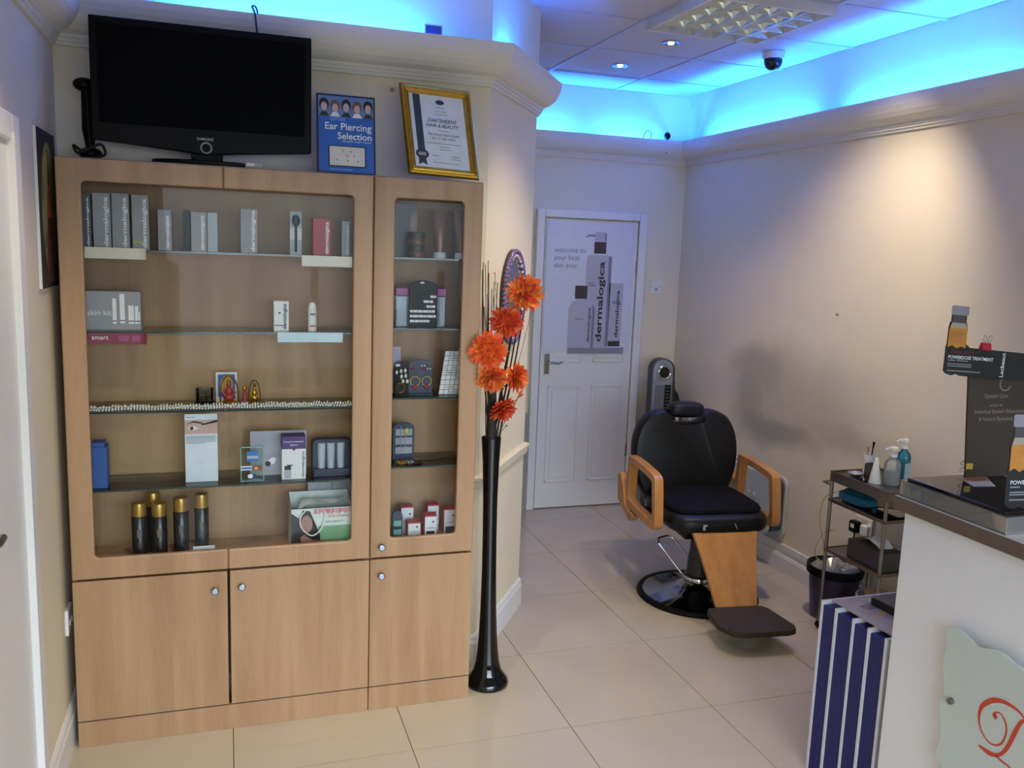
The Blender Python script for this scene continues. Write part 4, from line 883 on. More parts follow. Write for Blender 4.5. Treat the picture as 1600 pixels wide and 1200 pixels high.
# =================================================================== WALL PIECES
# canvas on the left wall
t = thing('canvas_picture', 'dark canvas picture of a red tower in yellow glow on the left wall', 'picture', (XL + .015, 3.06, 1.58))
BX(XL + .001, 2.93, 1.585, XL + .010, 3.225, 2.062).build('stretcher', M_paper, t)
pc = lambda a, b_: (XL + .0106, a, b_); pc2 = lambda a, b_: (XL + .0110, a, b_); pc3 = lambda a, b_: (XL + .0114, a, b_)
flat(t, 'painted_ground', rect(2.93, 1.585, 3.225, 2.062), pc, mat('paint_night', (24, 24, 26), .6, var=.3, scale=12))
flat(t, 'painted_glow', ellipse(3.085, 1.82, .115, .21, 24), pc2, mat('paint_glow', (132, 124, 54), .6, var=.5, scale=9))
flat(t, 'painted_tower', [(3.01, 1.60), (3.16, 1.60), (3.125, 1.78), (3.105, 1.88), (3.092, 1.96), (3.086, 2.01), (3.080, 1.96), (3.066, 1.88), (3.045, 1.78)], pc3, mat('paint_brown', (86, 48, 34), .6, var=.4, scale=25))
flat(t, 'painted_roof', [(3.052, 1.80), (3.118, 1.80), (3.100, 1.90), (3.072, 1.90)], lambda a, b_: (XL + .0118, a, b_), mat('paint_red', (168, 72, 36), .6, var=.3, scale=25))
t = thing('wall_socket', 'white socket low in the gap beside the wide cabinet', 'socket', (XL + .006, 3.145, .40))
BX(XL, 3.10, .40, XL + .012, 3.19, .49).build('faceplate', M_white, t, bevel=.003); BX(XL + .012, 3.12, .43, XL + .015, 3.14, .45).build('rocker', M_white, t, bevel=.001); BX(XL + .012, 3.155, .43, XL + .015, 3.175, .45).build('rocker', M_white, t, bevel=.001)
t = thing('light_switch', 'white fused switch plate on the back wall right of the door', 'switch', (2.84, YB - .005, 1.49))
BX(2.795, YB - .010, 1.493, 2.885, YB, 1.585).build('faceplate', M_white, t, bevel=.003)
BX(2.832, YB - .014, 1.512, 2.848, YB - .010, 1.532).build('rocker', M_cgrey, t, bevel=.001)
for x in (2.808, 2.872): MB().lathe([(0, -.002), (.004, -.0015), (.004, .001)], 8, (x, YB - .010, 1.540), axis='y').build('screw', M_steel, t)
t = thing('wall_nail', 'single nail in the right wall', 'nail', (XR - .006, 3.745, 1.484))
MB().tube([(XR + .002, 3.745, 1.484), (XR - .012, 3.745, 1.486)], .003, 6).build('shank', M_steel, t); MB().ball((XR - .012, 3.745, 1.486), .003, .006, .006, 8, 6).build('head', M_steel, t, smooth=True)
# jewelled oval mirror on the angled wall
cd = Vector((P2[0] - P1[0], P2[1] - P1[1])).normalized(); cn = Vector((cd.y, -cd.x))
mc = Vector((1.192, 3.635)); mz = 1.55
def mp_(a, b_, d): q = mc + cd * a + cn * d; return (q.x, q.y, mz + b_)
t = thing('oval_mirror', 'oval mirror in a purple jewelled frame behind the orange flowers', 'mirror', (mc.x + cn.x * .01, mc.y + cn.y * .01, mz - .21))
el = ellipse(0, 0, .142, .185, 36)
MB().add([mp_(a, b_, .002) for a, b_ in ellipse(0, 0, .165, .208, 36)] + [mp_(a, b_, .012) for a, b_ in ellipse(0, 0, .165, .208, 36)], [tuple(range(36)), tuple(range(71, 35, -1))] + [(k, 36 + k, 36 + (k + 1) % 36, (k + 1) % 36) for k in range(36)]).build('back_plate', M_darkbox, t)
MB().add([mp_(a, b_, .0135) for a, b_ in ellipse(0, 0, .130, .170, 36)], [tuple(range(36))]).build('mirror_glass', mat('mirror_silver', (190, 195, 205), .05, 1.0, var=.01), t)
M_jew = mat('amethyst_bead', (128, 104, 138), .15, .5, var=.3, scale=40); M_jew2 = mat('pearl_bead', (190, 176, 196), .15, .4)
jm = [MB().ball((0, 0, 0), .012, .012, .012, 8, 6).mesh('jewel', M_jew, True), MB().ball((0, 0, 0), .009, .009, .009, 8, 6).mesh('jewel', M_jew2, True)]
tl = t.location
for k in range(64):
    for ring, (ra, rb) in enumerate(((.155, .198), (.138, .180))):
        if ring == 1 and k % 2: continue
        a = 2 * PI * (k + .5 * ring) / 64; q = mp_(ra * math.cos(a), rb * math.sin(a), .018)
        child(jm[ring], 'jewel', t, (q[0] - tl[0], q[1] - tl[1], q[2] - tl[2]))

# poster on the back door
PY = yd - .0095
po = thing('door_poster', 'pale poster of three white bottles stuck on the back door', 'poster', (2.33, PY, 1.09))
BX(2.005, PY, 1.095, 2.640, PY + .001, 1.955).build('sheet', mat('poster_lilac', (208, 212, 226), .3, var=.02), po)
pp = lambda a, b_: (a, PY - .0006, b_); pq = lambda a, b_: (a, PY - .0010, b_); pr = lambda a, b_: (a, PY - .0014, b_); ps = lambda a, b_: (a, PY - .0018, b_)
M_pb1 = mat('poster_bottle', (178, 176, 192), .3, var=.02); M_pb2 = mat('poster_bottle_shade', (128, 126, 146), .3, var=.02); M_pcap = mat('poster_cap', (58, 52, 58), .3); M_pbase = mat('poster_table', (140, 138, 150), .3, var=.03); M_ptxt = mat('poster_ink', (36, 34, 42), .4); M_pthin = mat('poster_thin_ink', (112, 114, 138), .4)
flat(po, 'printed_table', rect(2.185, 1.078, 2.600, 1.120), pp, M_pbase)
flat(po, 'printed_shadow', [(2.29, 1.12), (2.40, 1.12), (2.40, 1.28), (2.375, 1.36), (2.355, 1.39), (2.355, 1.46), (2.335, 1.46), (2.30, 1.3)], pp, M_pb2)
flat(po, 'printed_bottle', [(2.30, 1.118)] + [(2.475, 1.118), (2.478, 1.70), (2.474, 1.735), (2.455, 1.742), (2.33, 1.742), (2.302, 1.735), (2.295, 1.70), (2.293, 1.40)], pq, M_pb1)
flat(po, 'printed_bottle_edge', rect(2.455, 1.13, 2.478, 1.735), pr, M_pb2)
flat(po, 'printed_collar', rect(2.345, 1.752, 2.432, 1.830), pq, M_pcap); flat(po, 'printed_pump', rrect(2.348, 1.835, 2.432, 1.895, .012), pq, M_pb1); flat(po, 'printed_pump_side', rect(2.420, 1.835, 2.432, 1.888), pr, M_pb2)
flat(po, 'printed_spout', [(2.35, 1.862), (2.30, 1.862), (2.283, 1.853), (2.286, 1.868), (2.305, 1.876), (2.35, 1.876)], pq, M_pb2)
flat(po, 'printed_bottle', [(2.182, 1.118), (2.370, 1.118), (2.372, 1.38), (2.352, 1.425), (2.32, 1.440), (2.23, 1.440), (2.20, 1.425), (2.18, 1.38)], pr, M_pb1)
flat(po, 'printed_bottle_edge', [(2.35, 1.12), (2.370, 1.118), (2.372, 1.38), (2.352, 1.42)], ps, M_pb2)
flat(po, 'printed_cap', rrect(2.222, 1.448, 2.310, 1.536, .006), ps, M_pcap)
flat(po, 'printed_tube', [(2.480, 1.165), (2.568, 1.165), (2.575, 1.558), (2.468, 1.558)], pr, M_pb1); flat(po, 'printed_tube_cap', rect(2.480, 1.128, 2.568, 1.165), pr, M_pcap)
def pv(s, x, z0, w_, h_): lettering(po, s, (x, PY - .0022, z0), (0, 0, 1), (-1, 0, 0), M_ptxt, w=w_, h=h_, bold=.022)
pv('dermalogica', 2.440, 1.16, .540, .058); pv('dermalogica', 2.345, 1.155, .235, .024); pv('dermalogica', 2.556, 1.19, .320, .034)
for k, s in enumerate(('welcome to', 'your best', 'skin ever.')): lettering(po, s, (2.062, PY - .0008, 1.752 - k * .050 - (.010 if k == 1 else 0)), (1, 0, 0), (0, 0, 1), M_pthin, w=(.222, .180, .176)[k])
for (x, zz, w_) in ((2.315, 1.55, .04), (2.315, 1.535, .055), (2.23, 1.31, .06), (2.495, 1.43, .03), (2.495, 1.42, .035)): flat(po, 'print_line', rect(x, zz, x + w_, zz + .006), ps, M_pthin)

# =================================================================== VASE AND FLOWERS
VX, VY = .998, 3.170
va = thing('floor_vase', 'tall slim glossy black floor vase beside the narrow cabinet', 'vase', (VX, VY, 0))
va.rotation_euler = (0, -.016, 0)
M_vase = mat('black_glaze', (8, 8, 10), .08, var=.05)
vp = [(0, .0), (.084, .0), (.088, .008), (.084, .022), (.070, .040), (.057, .062), (.048, .10), (.043, .145), (.037, .22), (.033, .31), (.029, .48), (.0282, .62), (.029, .78), (.033, .93), (.0385, 1.02), (.0395, 1.028), (.036, 1.026), (.030, .93), (.026, .78), (0, .76)]
MB().lathe(vp, 40).build('vase_body', M_vase, va, smooth=True, world=False)
M_pet = [mat('petal_orange', (226, 92, 34), .6, var=.2, scale=30), mat('petal_tangerine', (222, 116, 44), .6, var=.2, scale=30), mat('petal_red', (205, 66, 38), .6, var=.2, scale=30)]
M_stem = mat('dark_stem', (34, 28, 22), .7); M_heart = mat('flower_heart', (150, 52, 26), .7, var=.3, scale=200)
def petal_mesh(L_, w_, m, cup):
    vs = []; fs = []; n_ = 7
    for i in range(n_):
        t_ = i / (n_ - 1); ww = w_ * (math.sin(PI * min(1, .12 + .86 * t_)) ** .7) * (1 if t_ < .9 else .7); zz = cup * t_ * t_ * L_
        vs += [(L_ * t_, -ww / 2, zz + .12 * ww), (L_ * t_, 0, zz), (L_ * t_, ww / 2, zz + .12 * ww)]
    for i in range(n_ - 1):
        for k in range(2): a = 3 * i + k; fs.append((a, a + 1, a + 4, a + 3))
    return MB().add(vs, fs).mesh('petal', m, True)
VT = Vector((VX - .0163, VY, 1.0))
def flower(label, c, face, R_, col, seed, layers=((1.0, 17, .02, 0), (.95, 15, .22, .5), (.78, 14, .5, .2), (.58, 12, .9, .1), (.38, 9, 1.5, .3))):
    rnd = random.Random(seed); c = Vector(c); fz = Vector(face).normalized()
    t = thing('orange_flower', label, 'flower', tuple(c), group='orange artificial flowers in the vase')
    t.rotation_mode = 'QUATERNION'; q = fz.to_track_quat('Z', 'Y'); t.rotation_quaternion = q
    for li, (s, n_, cup, off) in enumerate(layers):
        pm = [petal_mesh(R_ * s, R_ * .36 * (s ** .5), M_pet[(col + (li == 1) + k) % 3 if k else col], cup) for k in range(2)]
        for k in range(n_):
            a = 2 * PI * (k + off) / n_ + rnd.uniform(-.08, .08)
            o = child(pm[1 if rnd.random() < .3 else 0], 'petal', t, (0, 0, .004 * li), (rnd.uniform(-.12, .12), rnd.uniform(-.12, .08), a)); s_ = rnd.uniform(.9, 1.08); o.scale = (s_, s_, s_)
    MB().ball((0, 0, .012), R_ * .15, R_ * .15, R_ * .13, 12, 8).build('flower_heart', M_heart, t, smooth=True, world=False)
    inv = q.inverted(); end = inv @ (VT - c); mid = inv @ ((VT - c) * .45 + Vector((0, .03, .02)))
    MB().tube(catmull([(0, 0, 0), (mid.x * .5, mid.y * .5, mid.z * .6 - .02), tuple(mid), tuple(end)], 5), .003, 6).build('stem', M_stem, t, smooth=True, world=False)
cam_dir = lambda x, y, z_: (Vector((0, 0, 1.7)) - Vector((x, y, z_))).normalized()
FY = 3.12
def FP(x, z_, y=FY): k = y / 3.2; return (x * k, y, 1.7515 + (z_ - 1.7515) * k)
for (lab, p, fdir, R_, col, sd) in (('topmost orange flower, in front of the oval mirror', FP(1.107, 1.592, 3.14), (-.12, -1, .15), .076, 1, 1), ('second orange flower from the top of the vase arrangement', FP(1.036, 1.477, 3.13), (-.3, -1, .1), .066, 2, 2),
        ('large orange flower leaning over the cabinet edge', FP(.967, 1.367, 3.035), (-.28, -1, .1), .075, 0, 3), ('pale orange flower facing down below the large one', FP(.985, 1.262, 3.05), (-.1, -.9, -.45), .064, 1, 4),
        ('orange flower turned to the right of the arrangement', FP(1.078, 1.258, 3.12), (.6, -.8, .1), .062, 0, 5), ('lowest drooping red orange flower above the vase mouth', FP(1.030, 1.140, 3.10), (.35, -.7, -.6), .062, 2, 6)):
    flower(lab, p, fdir, R_, col, sd)
tb = thing('twig_bundle', 'spray of thin dark dried twigs rising from the vase', 'twigs', (VX - .016, VY, .80))
rnd = random.Random(21)
for k in range(16):
    ang = rnd.uniform(-.5, .5); top = (VX - .04 + rnd.uniform(-.045, .02), VY - rnd.uniform(.0, .03), rnd.uniform(1.50, 1.72)); pts = [(VX - .014 + rnd.uniform(-.012, .012), VY + rnd.uniform(-.012, .012), .80)]
    pts += [(pts[0][0] * .7 + top[0] * .3 + rnd.uniform(-.006, .006), VY - .005, 1.1), (pts[0][0] * .3 + top[0] * .7 + rnd.uniform(-.01, .01), VY - .01, 1.35), top]
    MB().tube(catmull(pts, 4), [.0024] * 8 + [.0015] * 5, 5).build('twig', mat('twig_brown', (70, 58, 46), .8, var=.3), tb, smooth=True)
for k in range(3):
    MB().tube(catmull([(VX - .014 + .01 * (k - 1), VY, .80), (VX - .008 + .012 * k, VY - .01, 1.05), (VX + .02 + .015 * k, VY - .02, 1.25), (VX + .035 + .016 * k, VY - .04, 1.40), (VX + .05 + .018 * k, VY - .045, 1.54)], 4), [.004] * 9 + [.003] * 5 + [.0016] * 3, 6).build('branch', M_stem, tb, smooth=True)
MB().tube([(VX - .015, VY - .005, .80), (VX - .02, VY - .008, 1.10), (VX - .022, VY - .012, 1.30)], [.018, .020, .012], 10).build('stem_core', M_stem, tb, smooth=True)
lm = [petal_mesh(.022, .009, M_pet[2], .3)]
for k, (x, z_) in enumerate(((.983, 1.664), (1.14, 1.535), (1.10, 1.19), (1.055, 1.065), (1.098, 1.18))):
    p = FP(x, z_, 3.14); o = child(lm[0], 'leaflet', tb, (p[0] - tb.location.x, p[1] - tb.location.y, p[2] - tb.location.z), (1.4, rnd.uniform(0, 6), rnd.uniform(0, 3)))
    MB().tube(catmull([(VX - .01, VY, 1.0), ((VX + p[0]) / 2 + .01, VY - .02, (1.0 + p[2]) / 2 + .03), p], 5), .0009, 4).build('wire_stem', M_stem, tb)

# =================================================================== REAR CORNER
M_gm = mat('grey_metal', (136, 138, 136), .45, var=.03)
t = thing('grey_unit', 'grey metal storage unit half hidden behind the angled wall', 'cabinet', (1.62, 5.27, 0))
BX(1.40, 5.12, .03, 1.825, 5.42, .73).build('unit_body', M_gm, t, bevel=.004)
for x in (1.43, 1.795):
    for y in (5.15, 5.39): MB().lathe([(0, 0), (.02, 0), (.02, .03), (0, .03)], 10, (x, y, 0)).build('foot', M_black, t)
BX(1.42, 5.112, .06, 1.81, 5.12, .38).build('drawer_front', M_gm, t, bevel=.003); BX(1.42, 5.112, .39, 1.81, 5.12, .71).build('drawer_front', M_gm, t, bevel=.003)
fn = thing('tower_fan', 'silver tower fan with a round chrome dial in the rear corner', 'fan', (2.795, 5.19, 0))
M_sil = mat('silver_plastic', (150, 156, 164), .32, .35); M_dg = mat('dark_grey_plastic', (56, 58, 62), .45)
fx0, fx1 = 2.705, 2.845; fc = (fx0 + fx1) / 2; fr_ = (fx1 - fx0) / 2
poly = [(fx0, .05), (fx1, .05), (fx1, 1.0)] + [(fc + fr_ * math.cos(a * PI / 12), 1.0 + fr_ * math.sin(a * PI / 12)) for a in range(1, 12)] + [(fx0, 1.0)]
MB().prism(poly, 'y', 5.12, 5.15).build('front_shell', M_sil, fn, bevel=.006); 
poly2 = [(fx0 + .012, .05), (fx1 + .035, .05), (fx1 + .035, .99)] + [(fc + .022 + (fr_ + .012) * math.cos(a * PI / 12), .99 + (fr_ + .012) * math.sin(a * PI / 12)) for a in range(1, 12)] + [(fx0 + .012, .99)]
MB().prism(poly2, 'y', 5.15, 5.25).build('rear_shell', M_dg, fn, bevel=.012)
MB().tube([(fc + .044 * math.cos(a * PI / 14), 5.117, .985 + .044 * math.sin(a * PI / 14)) for a in range(28)], .010, 8, closed=True).build('dial_ring', M_chrome, fn, smooth=True)
MB().lathe([(0, -.008), (.034, -.006), (.036, .004)], 24, (fc, 5.117, .985), axis='y').build('dial', mat('dial_dark', (24, 26, 20), .3), fn, smooth=True)
BX(fc + .012, 5.115, .12, fx1 - .012, 5.121, .90).build('grille_recess', M_black, fn)
for k in range(34): BX(fc + .012, 5.112, .125 + k * .0228, fx1 - .012, 5.1155, .136 + k * .0228).build('grille_slat', M_dg, fn)
BX(fx0 + .010, 5.114, .12, fc + .008, 5.1205, .90).build('front_strip', mat('fan_strip', (112, 120, 126), .35, .3), fn, bevel=.002)
MB().lathe([(0, 0), (.14, 0), (.14, .012), (.10, .03), (.06, .05), (0, .05)], 32, (2.795, 5.19, 0)).build('base', M_dg, fn, smooth=True)
t = thing('black_bag', 'black cloth bag slumped in the rear corner beside the fan', 'bag', (2.95, 5.3, 0))
mb = MB().ball((2.945, 5.30, .42), .065, .09, .42, 18, 14, .7, .9); 
mb.ball((2.93, 5.28, .82), .025, .03, .06, 10, 8); mb.build('bag_body', M_blackm, t, smooth=True)
MB().tube(catmull([(2.925, 5.26, .80), (2.925, 5.25, .90), (2.93, 5.30, .91), (2.935, 5.32, .80)], 6), .008, 6).build('strap', M_blackm, t, smooth=True)
# =================================================================== STYLING CHAIR
ch = thing('styling_chair', 'black vinyl salon chair with wooden arms and footrest panel', 'chair', (2.335, 3.80, 0), rz=-.12)
def cpart(mb, name, m, **k): return mb.build(name, m, ch, world=False, **k)
cpart(MB().lathe([(.285, 0), (.312, 0), (.315, .010), (.308, .020), (.285, .022), (.280, .010)], 48, caps=False), 'base_ring', M_black, smooth=True)
cpart(MB().lathe([(.0, .004), (.285, .004), (.284, .020), (.25, .030), (.18, .044), (.12, .056), (.085, .075), (.07, .10), (0, .10)], 48), 'base_plate', mat('polished_base', (150, 152, 158), .1, 1.0), smooth=True)
cpart(MB().lathe([(.075, .095), (.075, .115), (.062, .12), (.060, .20), (.052, .25), (.050, .36), (0, .36)], 28), 'pump_column', mat('column_dark', (42, 40, 38), .45), smooth=True)
cpart(MB().lathe([(.082, .092), (.086, .10), (.082, .112), (.07, .115)], 28, caps=False), 'column_collar', M_chrome, smooth=True)
cpart(MB().tube([(-.055, -.02, .10), (-.10, -.01, .13), (-.21, .05, .27), (-.20, .09, .285), (-.13, .13, .285), (-.10, .12, .27), (-.04, .04, .19)], .0055, 8), 'pump_lever', M_chrome, smooth=True)
# leg panel sloping to the foot plate
def lp(x, t_): return (x, -.275 - .165 * t_, .435 - .315 * t_)
n_ = 8; vs = []; fs = []
for side in (0, 1):
    for i in range(n_ + 1):
        t_ = i / n_; wl = -.168 + .072 * t_ ** .8 ; wr = .168 - .055 * t_ ** .8
        for w_ in (wl, wr): p = lp(w_, t_); vs.append((p[0], p[1] + (.022 if side else 0), p[2] - (.010 if side else 0)))
m_ = 2 * (n_ + 1)
for i in range(n_):
    fs += [(2 * i, 2 * i + 1, 2 * i + 3, 2 * i + 2), (m_ + 2 * i + 2, m_ + 2 * i + 3, m_ + 2 * i + 1, m_ + 2 * i), (2 * i, 2 * i + 2, m_ + 2 * i + 2, m_ + 2 * i), (2 * i + 1, m_ + 2 * i + 1, m_ + 2 * i + 3, 2 * i + 3)]
fs += [(0, m_, m_ + 1, 1), (2 * n_, 2 * n_ + 1, m_ + 2 * n_ + 1, m_ + 2 * n_)]
cpart(MB().add(vs, fs), 'leg_panel', M_chairwood, bevel=.004)
cpart(BX(-.05, -.25, .33, .05, .06, .37), 'leg_bracket', M_black, bevel=.004)
foot = [(-.155, -.465), (-.135, -.435), (.135, -.435), (.155, -.465), (.185, -.66), (.170, -.70), (.13, -.715), (-.09, -.715), (-.13, -.70), (-.17, -.62)]
cpart(MB().prism(foot, 'z', .092, .120), 'foot_plate', mat('foot_rubber', (58, 51, 40), .8, var=.12, scale=40, spec=.2), bevel=.006)
cpart(BX(-.05, -.60, .065, .05, -.40, .092), 'foot_bracket', M_blackm, bevel=.003)
cpart(MB().ball((0, -.02, .462), .262, .262, .062, 40, 16, .55, .42), 'seat', M_leather, smooth=True)
cpart(MB().ball((0, -.005, .520), .242, .232, .022, 40, 10, .5, .40), 'seat_pad', mat('black_fabric', (9, 9, 12), .9, spec=.15, var=.2, scale=120), smooth=True)
cpart(BX(-.17, -.19, .37, .17, .19, .405), 'seat_base', M_black, bevel=.006)
M_tear = mat('torn_lining', (150, 152, 150), .8)
def sf(x, z_): # front surface of the seat cushion
    return (x, -.02 - .2625, z_)
for poly in ([(-.120, .476), (-.098, .474), (-.104, .466), (-.112, .462), (-.106, .452), (-.116, .446), (-.122, .452)], [(.042, .480), (.048, .474), (.056, .456), (.060, .448), (.055, .452), (.048, .466), (.044, .474)]):
    mb = MB().add([(q[0], -.284, q[1]) for q in poly] + [(q[0], -.270, q[1]) for q in poly], [tuple(range(7)), tuple(range(13, 6, -1))] + [(k, 7 + k, 7 + (k + 1) % 7, (k + 1) % 7) for k in range(7)])
    cpart(mb, 'vinyl_tear', M_tear)
# backrest with a notch for the head cushion
def back_outline(s=1.0):
    pts = [(-.17, .43), (.17, .43), (.235, .48), (.285, .60), (.297, .72), (.280, .82), (.235, .895), (.17, .928), (.118, .932), (.108, .915), (.085, .880), (.05, .868), (0, .866), (-.05, .868), (-.085, .880), (-.108, .915), (-.118, .932), (-.17, .928), (-.235, .895), (-.280, .82), (-.297, .72), (-.285, .60), (-.235, .48)]
    return [(x * s, .67 + (z_ - .67) * s) for x, z_ in catmull([(a, b_, 0) for a, b_ in pts], 3, True) for x, z_ in [(x, z_)]] if False else [(p[0] * s, .67 + (p[1] - .67) * s) for p in catmull([(a, b_, 0) for a, b_ in pts], 3, True)]
vs = []; fs = []; lay = [(.86, .235), (.96, .242), (1.0, .265), (1.0, .315), (.97, .340), (.9, .348)]; n_ = len(back_outline())
for s, y in lay: vs += [(x, y + (z_ - .67) * .10, z_) for x, z_ in back_outline(s)]
for j in range(len(lay) - 1):
    for i in range(n_): fs.append((j * n_ + i, j * n_ + (i + 1) % n_, (j + 1) * n_ + (i + 1) % n_, (j + 1) * n_ + i))
fs += [tuple(range(n_)), tuple(range((len(lay) - 1) * n_, len(lay) * n_))[::-1]]
cpart(MB().add(vs, fs), 'backrest', M_leather, smooth=True)
cpart(MB().ball((-.012, .285, .938), .100, .055, .042, 28, 12, .6, .6), 'headrest', M_leather, smooth=True)
for x in (-.045, .035): cpart(BX(x - .010, .305, .84, x + .010, .315, .93), 'headrest_post', M_chrome, bevel=.002)
# arms
def arm(sx):
    x0, x1 = (sx * .290, sx * .336)
    x0, x1 = min(x0, x1), max(x0, x1)
    out = catmull([(a, b_, 0) for a, b_ in [(-.165, .640), (-.135, .685), (.02, .700), (.20, .702), (.235, .690), (.243, .60), (.262, .46), (.235, .428), (.05, .418), (-.12, .412), (-.175, .425), (-.190, .455), (-.180, .55)]], 4, True)
    inn = catmull([(a, b_, 0) for a, b_ in [(-.122, .628), (-.105, .652), (.02, .664), (.18, .666), (.198, .655), (.203, .60), (.212, .49), (.195, .466), (.05, .458), (-.10, .455), (-.140, .463), (-.147, .485), (-.138, .55)]], 4, True)
    n_ = len(out); vs = [(x0, p[0], p[1]) for p in out] + [(x0, p[0], p[1]) for p in inn] + [(x1, p[0], p[1]) for p in out] + [(x1, p[0], p[1]) for p in inn]; fs = []
    for i in range(n_):
        j = (i + 1) % n_
        fs += [(i, j, n_ + j, n_ + i), (2 * n_ + i, 3 * n_ + i, 3 * n_ + j, 2 * n_ + j), (i, 2 * n_ + i, 2 * n_ + j, j), (n_ + i, n_ + j, 3 * n_ + j, 3 * n_ + i)]
    cpart(MB().add(vs, fs), 'armrest', M_chairwood, bevel=.007, seg=3)
    cpart(BX(min(sx * .225, sx * .295), .0, .425, max(sx * .225, sx * .295), .12, .452), 'arm_bracket', M_black, bevel=.003)
arm(-1); arm(1)
cpart(MB().prism([(.16, .36), (.355, .43), (.37, .56), (.33, .585), (.262, .50), (.235, .43), (.10, .405)], 'x', -.345, -.30), 'side_panel', M_chairwood, bevel=.004)
cpart(MB().prism([(.16, .36), (.355, .43), (.37, .56), (.33, .585), (.262, .50), (.235, .43), (.10, .405)], 'x', .30, .345), 'side_panel', M_chairwood, bevel=.004)

# =================================================================== RIGHT WALL: HEATER, SOCKETS, BIN, TROLLEY
ht = thing('wall_heater', 'pale grey rounded wall heater with dark side behind the chair', 'heater', (2.96, 4.3, .17))
M_hp = mat('heater_pale', (176, 182, 178), .4, var=.04)
MB().prism(rrect(4.055, .19, 4.62, .545, .055, 6), 'x', 2.915, 2.935).build('front_panel', M_hp, ht, bevel=.006)
MB().prism(rrect(4.03, .215, 4.60, .520, .045, 6), 'x', 2.935, 2.995).build('dark_body', M_dg, ht, bevel=.004)
MB().prism(rrect(4.02, .175, 4.62, .535, .05, 6), 'x', 2.995, XR - .0015).build('back_plate', M_hp, ht, bevel=.003)
for k in range(2): MB().lathe([(0, -.008), (.012, -.006), (.014, .002)], 14, (2.915, 4.20 + .06 * k, .40), axis='x').build('control_knob', M_hp, ht, smooth=True)
so = []
for k, (y, z_, lab) in enumerate(((3.39, .455, 'white double socket with a plug in it behind the trolley'), (3.19, .40, 'white socket behind the trolley near the tissue box'))):
    t = thing('wall_socket', lab, 'socket', (XR - .006, y, z_ - .045), group='sockets behind the trolley')
    BX(XR - .012, y - .073, z_ - .045, XR - .0005, y + .073, z_ + .045).build('faceplate', mat('socket_cream', (216, 206, 180), .4), t, bevel=.003)
    for s in (-1, 1): BX(XR - .016, y + s * .036 - .01, z_ + .012, XR - .012, y + s * .036 + .01, z_ + .03).build('rocker', M_white, t, bevel=.001)
t = thing('power_plug', 'black three pin plug with its lead in the wall socket', 'plug', (2.985, 3.43, .40))
BX(2.965, 3.405, .42, XR - .0165, 3.455, .478).build('plug_body', M_black, t, bevel=.006)
BX(2.9645, 3.415, .445, 2.9655, 3.440, .465).build('plug_label', M_paper, t)
MB().tube(catmull([(2.985, 3.43, .425), (2.985, 3.43, .36), (2.988, 3.425, .26), (2.985, 3.40, .15)], 5), .004, 6).build('lead', M_black, t, smooth=True)
t = thing('power_plug', 'white plug pushed into the wall socket behind the trolley', 'plug', (2.985, 3.355, .42))
BX(2.968, 3.33, .425, XR - .0165, 3.38, .478).build('plug_body', M_white, t, bevel=.008); MB().tube([(2.985, 3.355, .428), (2.985, 3.352, .36), (2.99, 3.34, .30)], .004, 6).build('lead', mat('green_lead', (120, 160, 96), .5), t, smooth=True)
bn = thing('waste_bin', 'dark purple waste bin with a clear liner beside the trolley', 'bin', (2.868, 3.405, 0))
M_binp = mat('bin_purple', (38, 26, 58), .4)
MB().lathe([(0, .0), (.098, 0), (.102, .006), (.122, .225), (.132, .228), (.134, .262), (.126, .264), (.118, .22), (.096, .012), (0, .010)], 36, (2.868, 3.405, 0)).build('bin_body', M_binp, bn, smooth=True)
MB().lathe([(.1345, .226), (.1365, .245), (.1355, .266), (.128, .268), (.119, .262)], 36, (2.868, 3.405, 0), caps=False).build('bin_rim', M_black, bn, smooth=True)
rnd = random.Random(4); vs = []; fs = []
for i in range(24):
    a = 2 * PI * i / 24
    for r_, zz in ((.117, .25), (.09, .262 + rnd.uniform(-.01, .018)), (.05, .24 + rnd.uniform(-.015, .015)), (.0, .225)): vs.append((2.868 + r_ * math.cos(a), 3.405 + r_ * math.sin(a), zz))
for i in range(24):
    j = (i + 1) % 24
    for k in range(3): fs.append((4 * i + k, 4 * j + k, 4 * j + k + 1, 4 * i + k + 1))
MB().add(vs, fs).build('bin_liner', glass('liner_film', (.9, .9, .88), 1.5, .15, .55, (196, 192, 180)), bn)
t = thing('green_tendrils', 'thin green plant tendrils trailing up from the bin', 'plant', (2.85, 3.43, .24))
M_tend = mat('tendril_green', (128, 140, 84), .6)
for pts in ([(2.80, 3.42, .262), (2.79, 3.47, .32), (2.86, 3.50, .40), (2.90, 3.47, .42)], [(2.86, 3.45, .262), (2.86, 3.54, .45), (2.90, 3.57, .56), (2.93, 3.53, .60), (2.95, 3.50, .62)], [(2.85, 3.37, .268), (2.84, 3.36, .285), (2.86, 3.33, .275), (2.88, 3.32, .29)]):
    MB().tube(catmull(pts, 7), .0022, 5).build('tendril', M_tend, t, smooth=True)
tr = thing('salon_trolley', 'three tier steel trolley against the right wall', 'trolley', (2.85, 3.11, 0))
TXA, TXB, TYA, TYB, TZT = 2.700, 2.985, 2.925, 3.300, .775
for x in (TXA + .008, TXB - .008):
    for y in (TYA + .008, TYB - .008):
        MB().tube([(x, y, .05), (x, y, TZT + .004)], .0085, 10).build('post', M_steel, tr, smooth=True)
        MB().lathe([(0, -.008), (.018, -.008), (.018, .008), (0, .008)], 16, (x, y, .022), axis='y').build('castor', M_black, tr, smooth=True); BX(x - .008, y - .012, .03, x + .008, y + .012, .055).build('castor_fork', M_steel, tr)
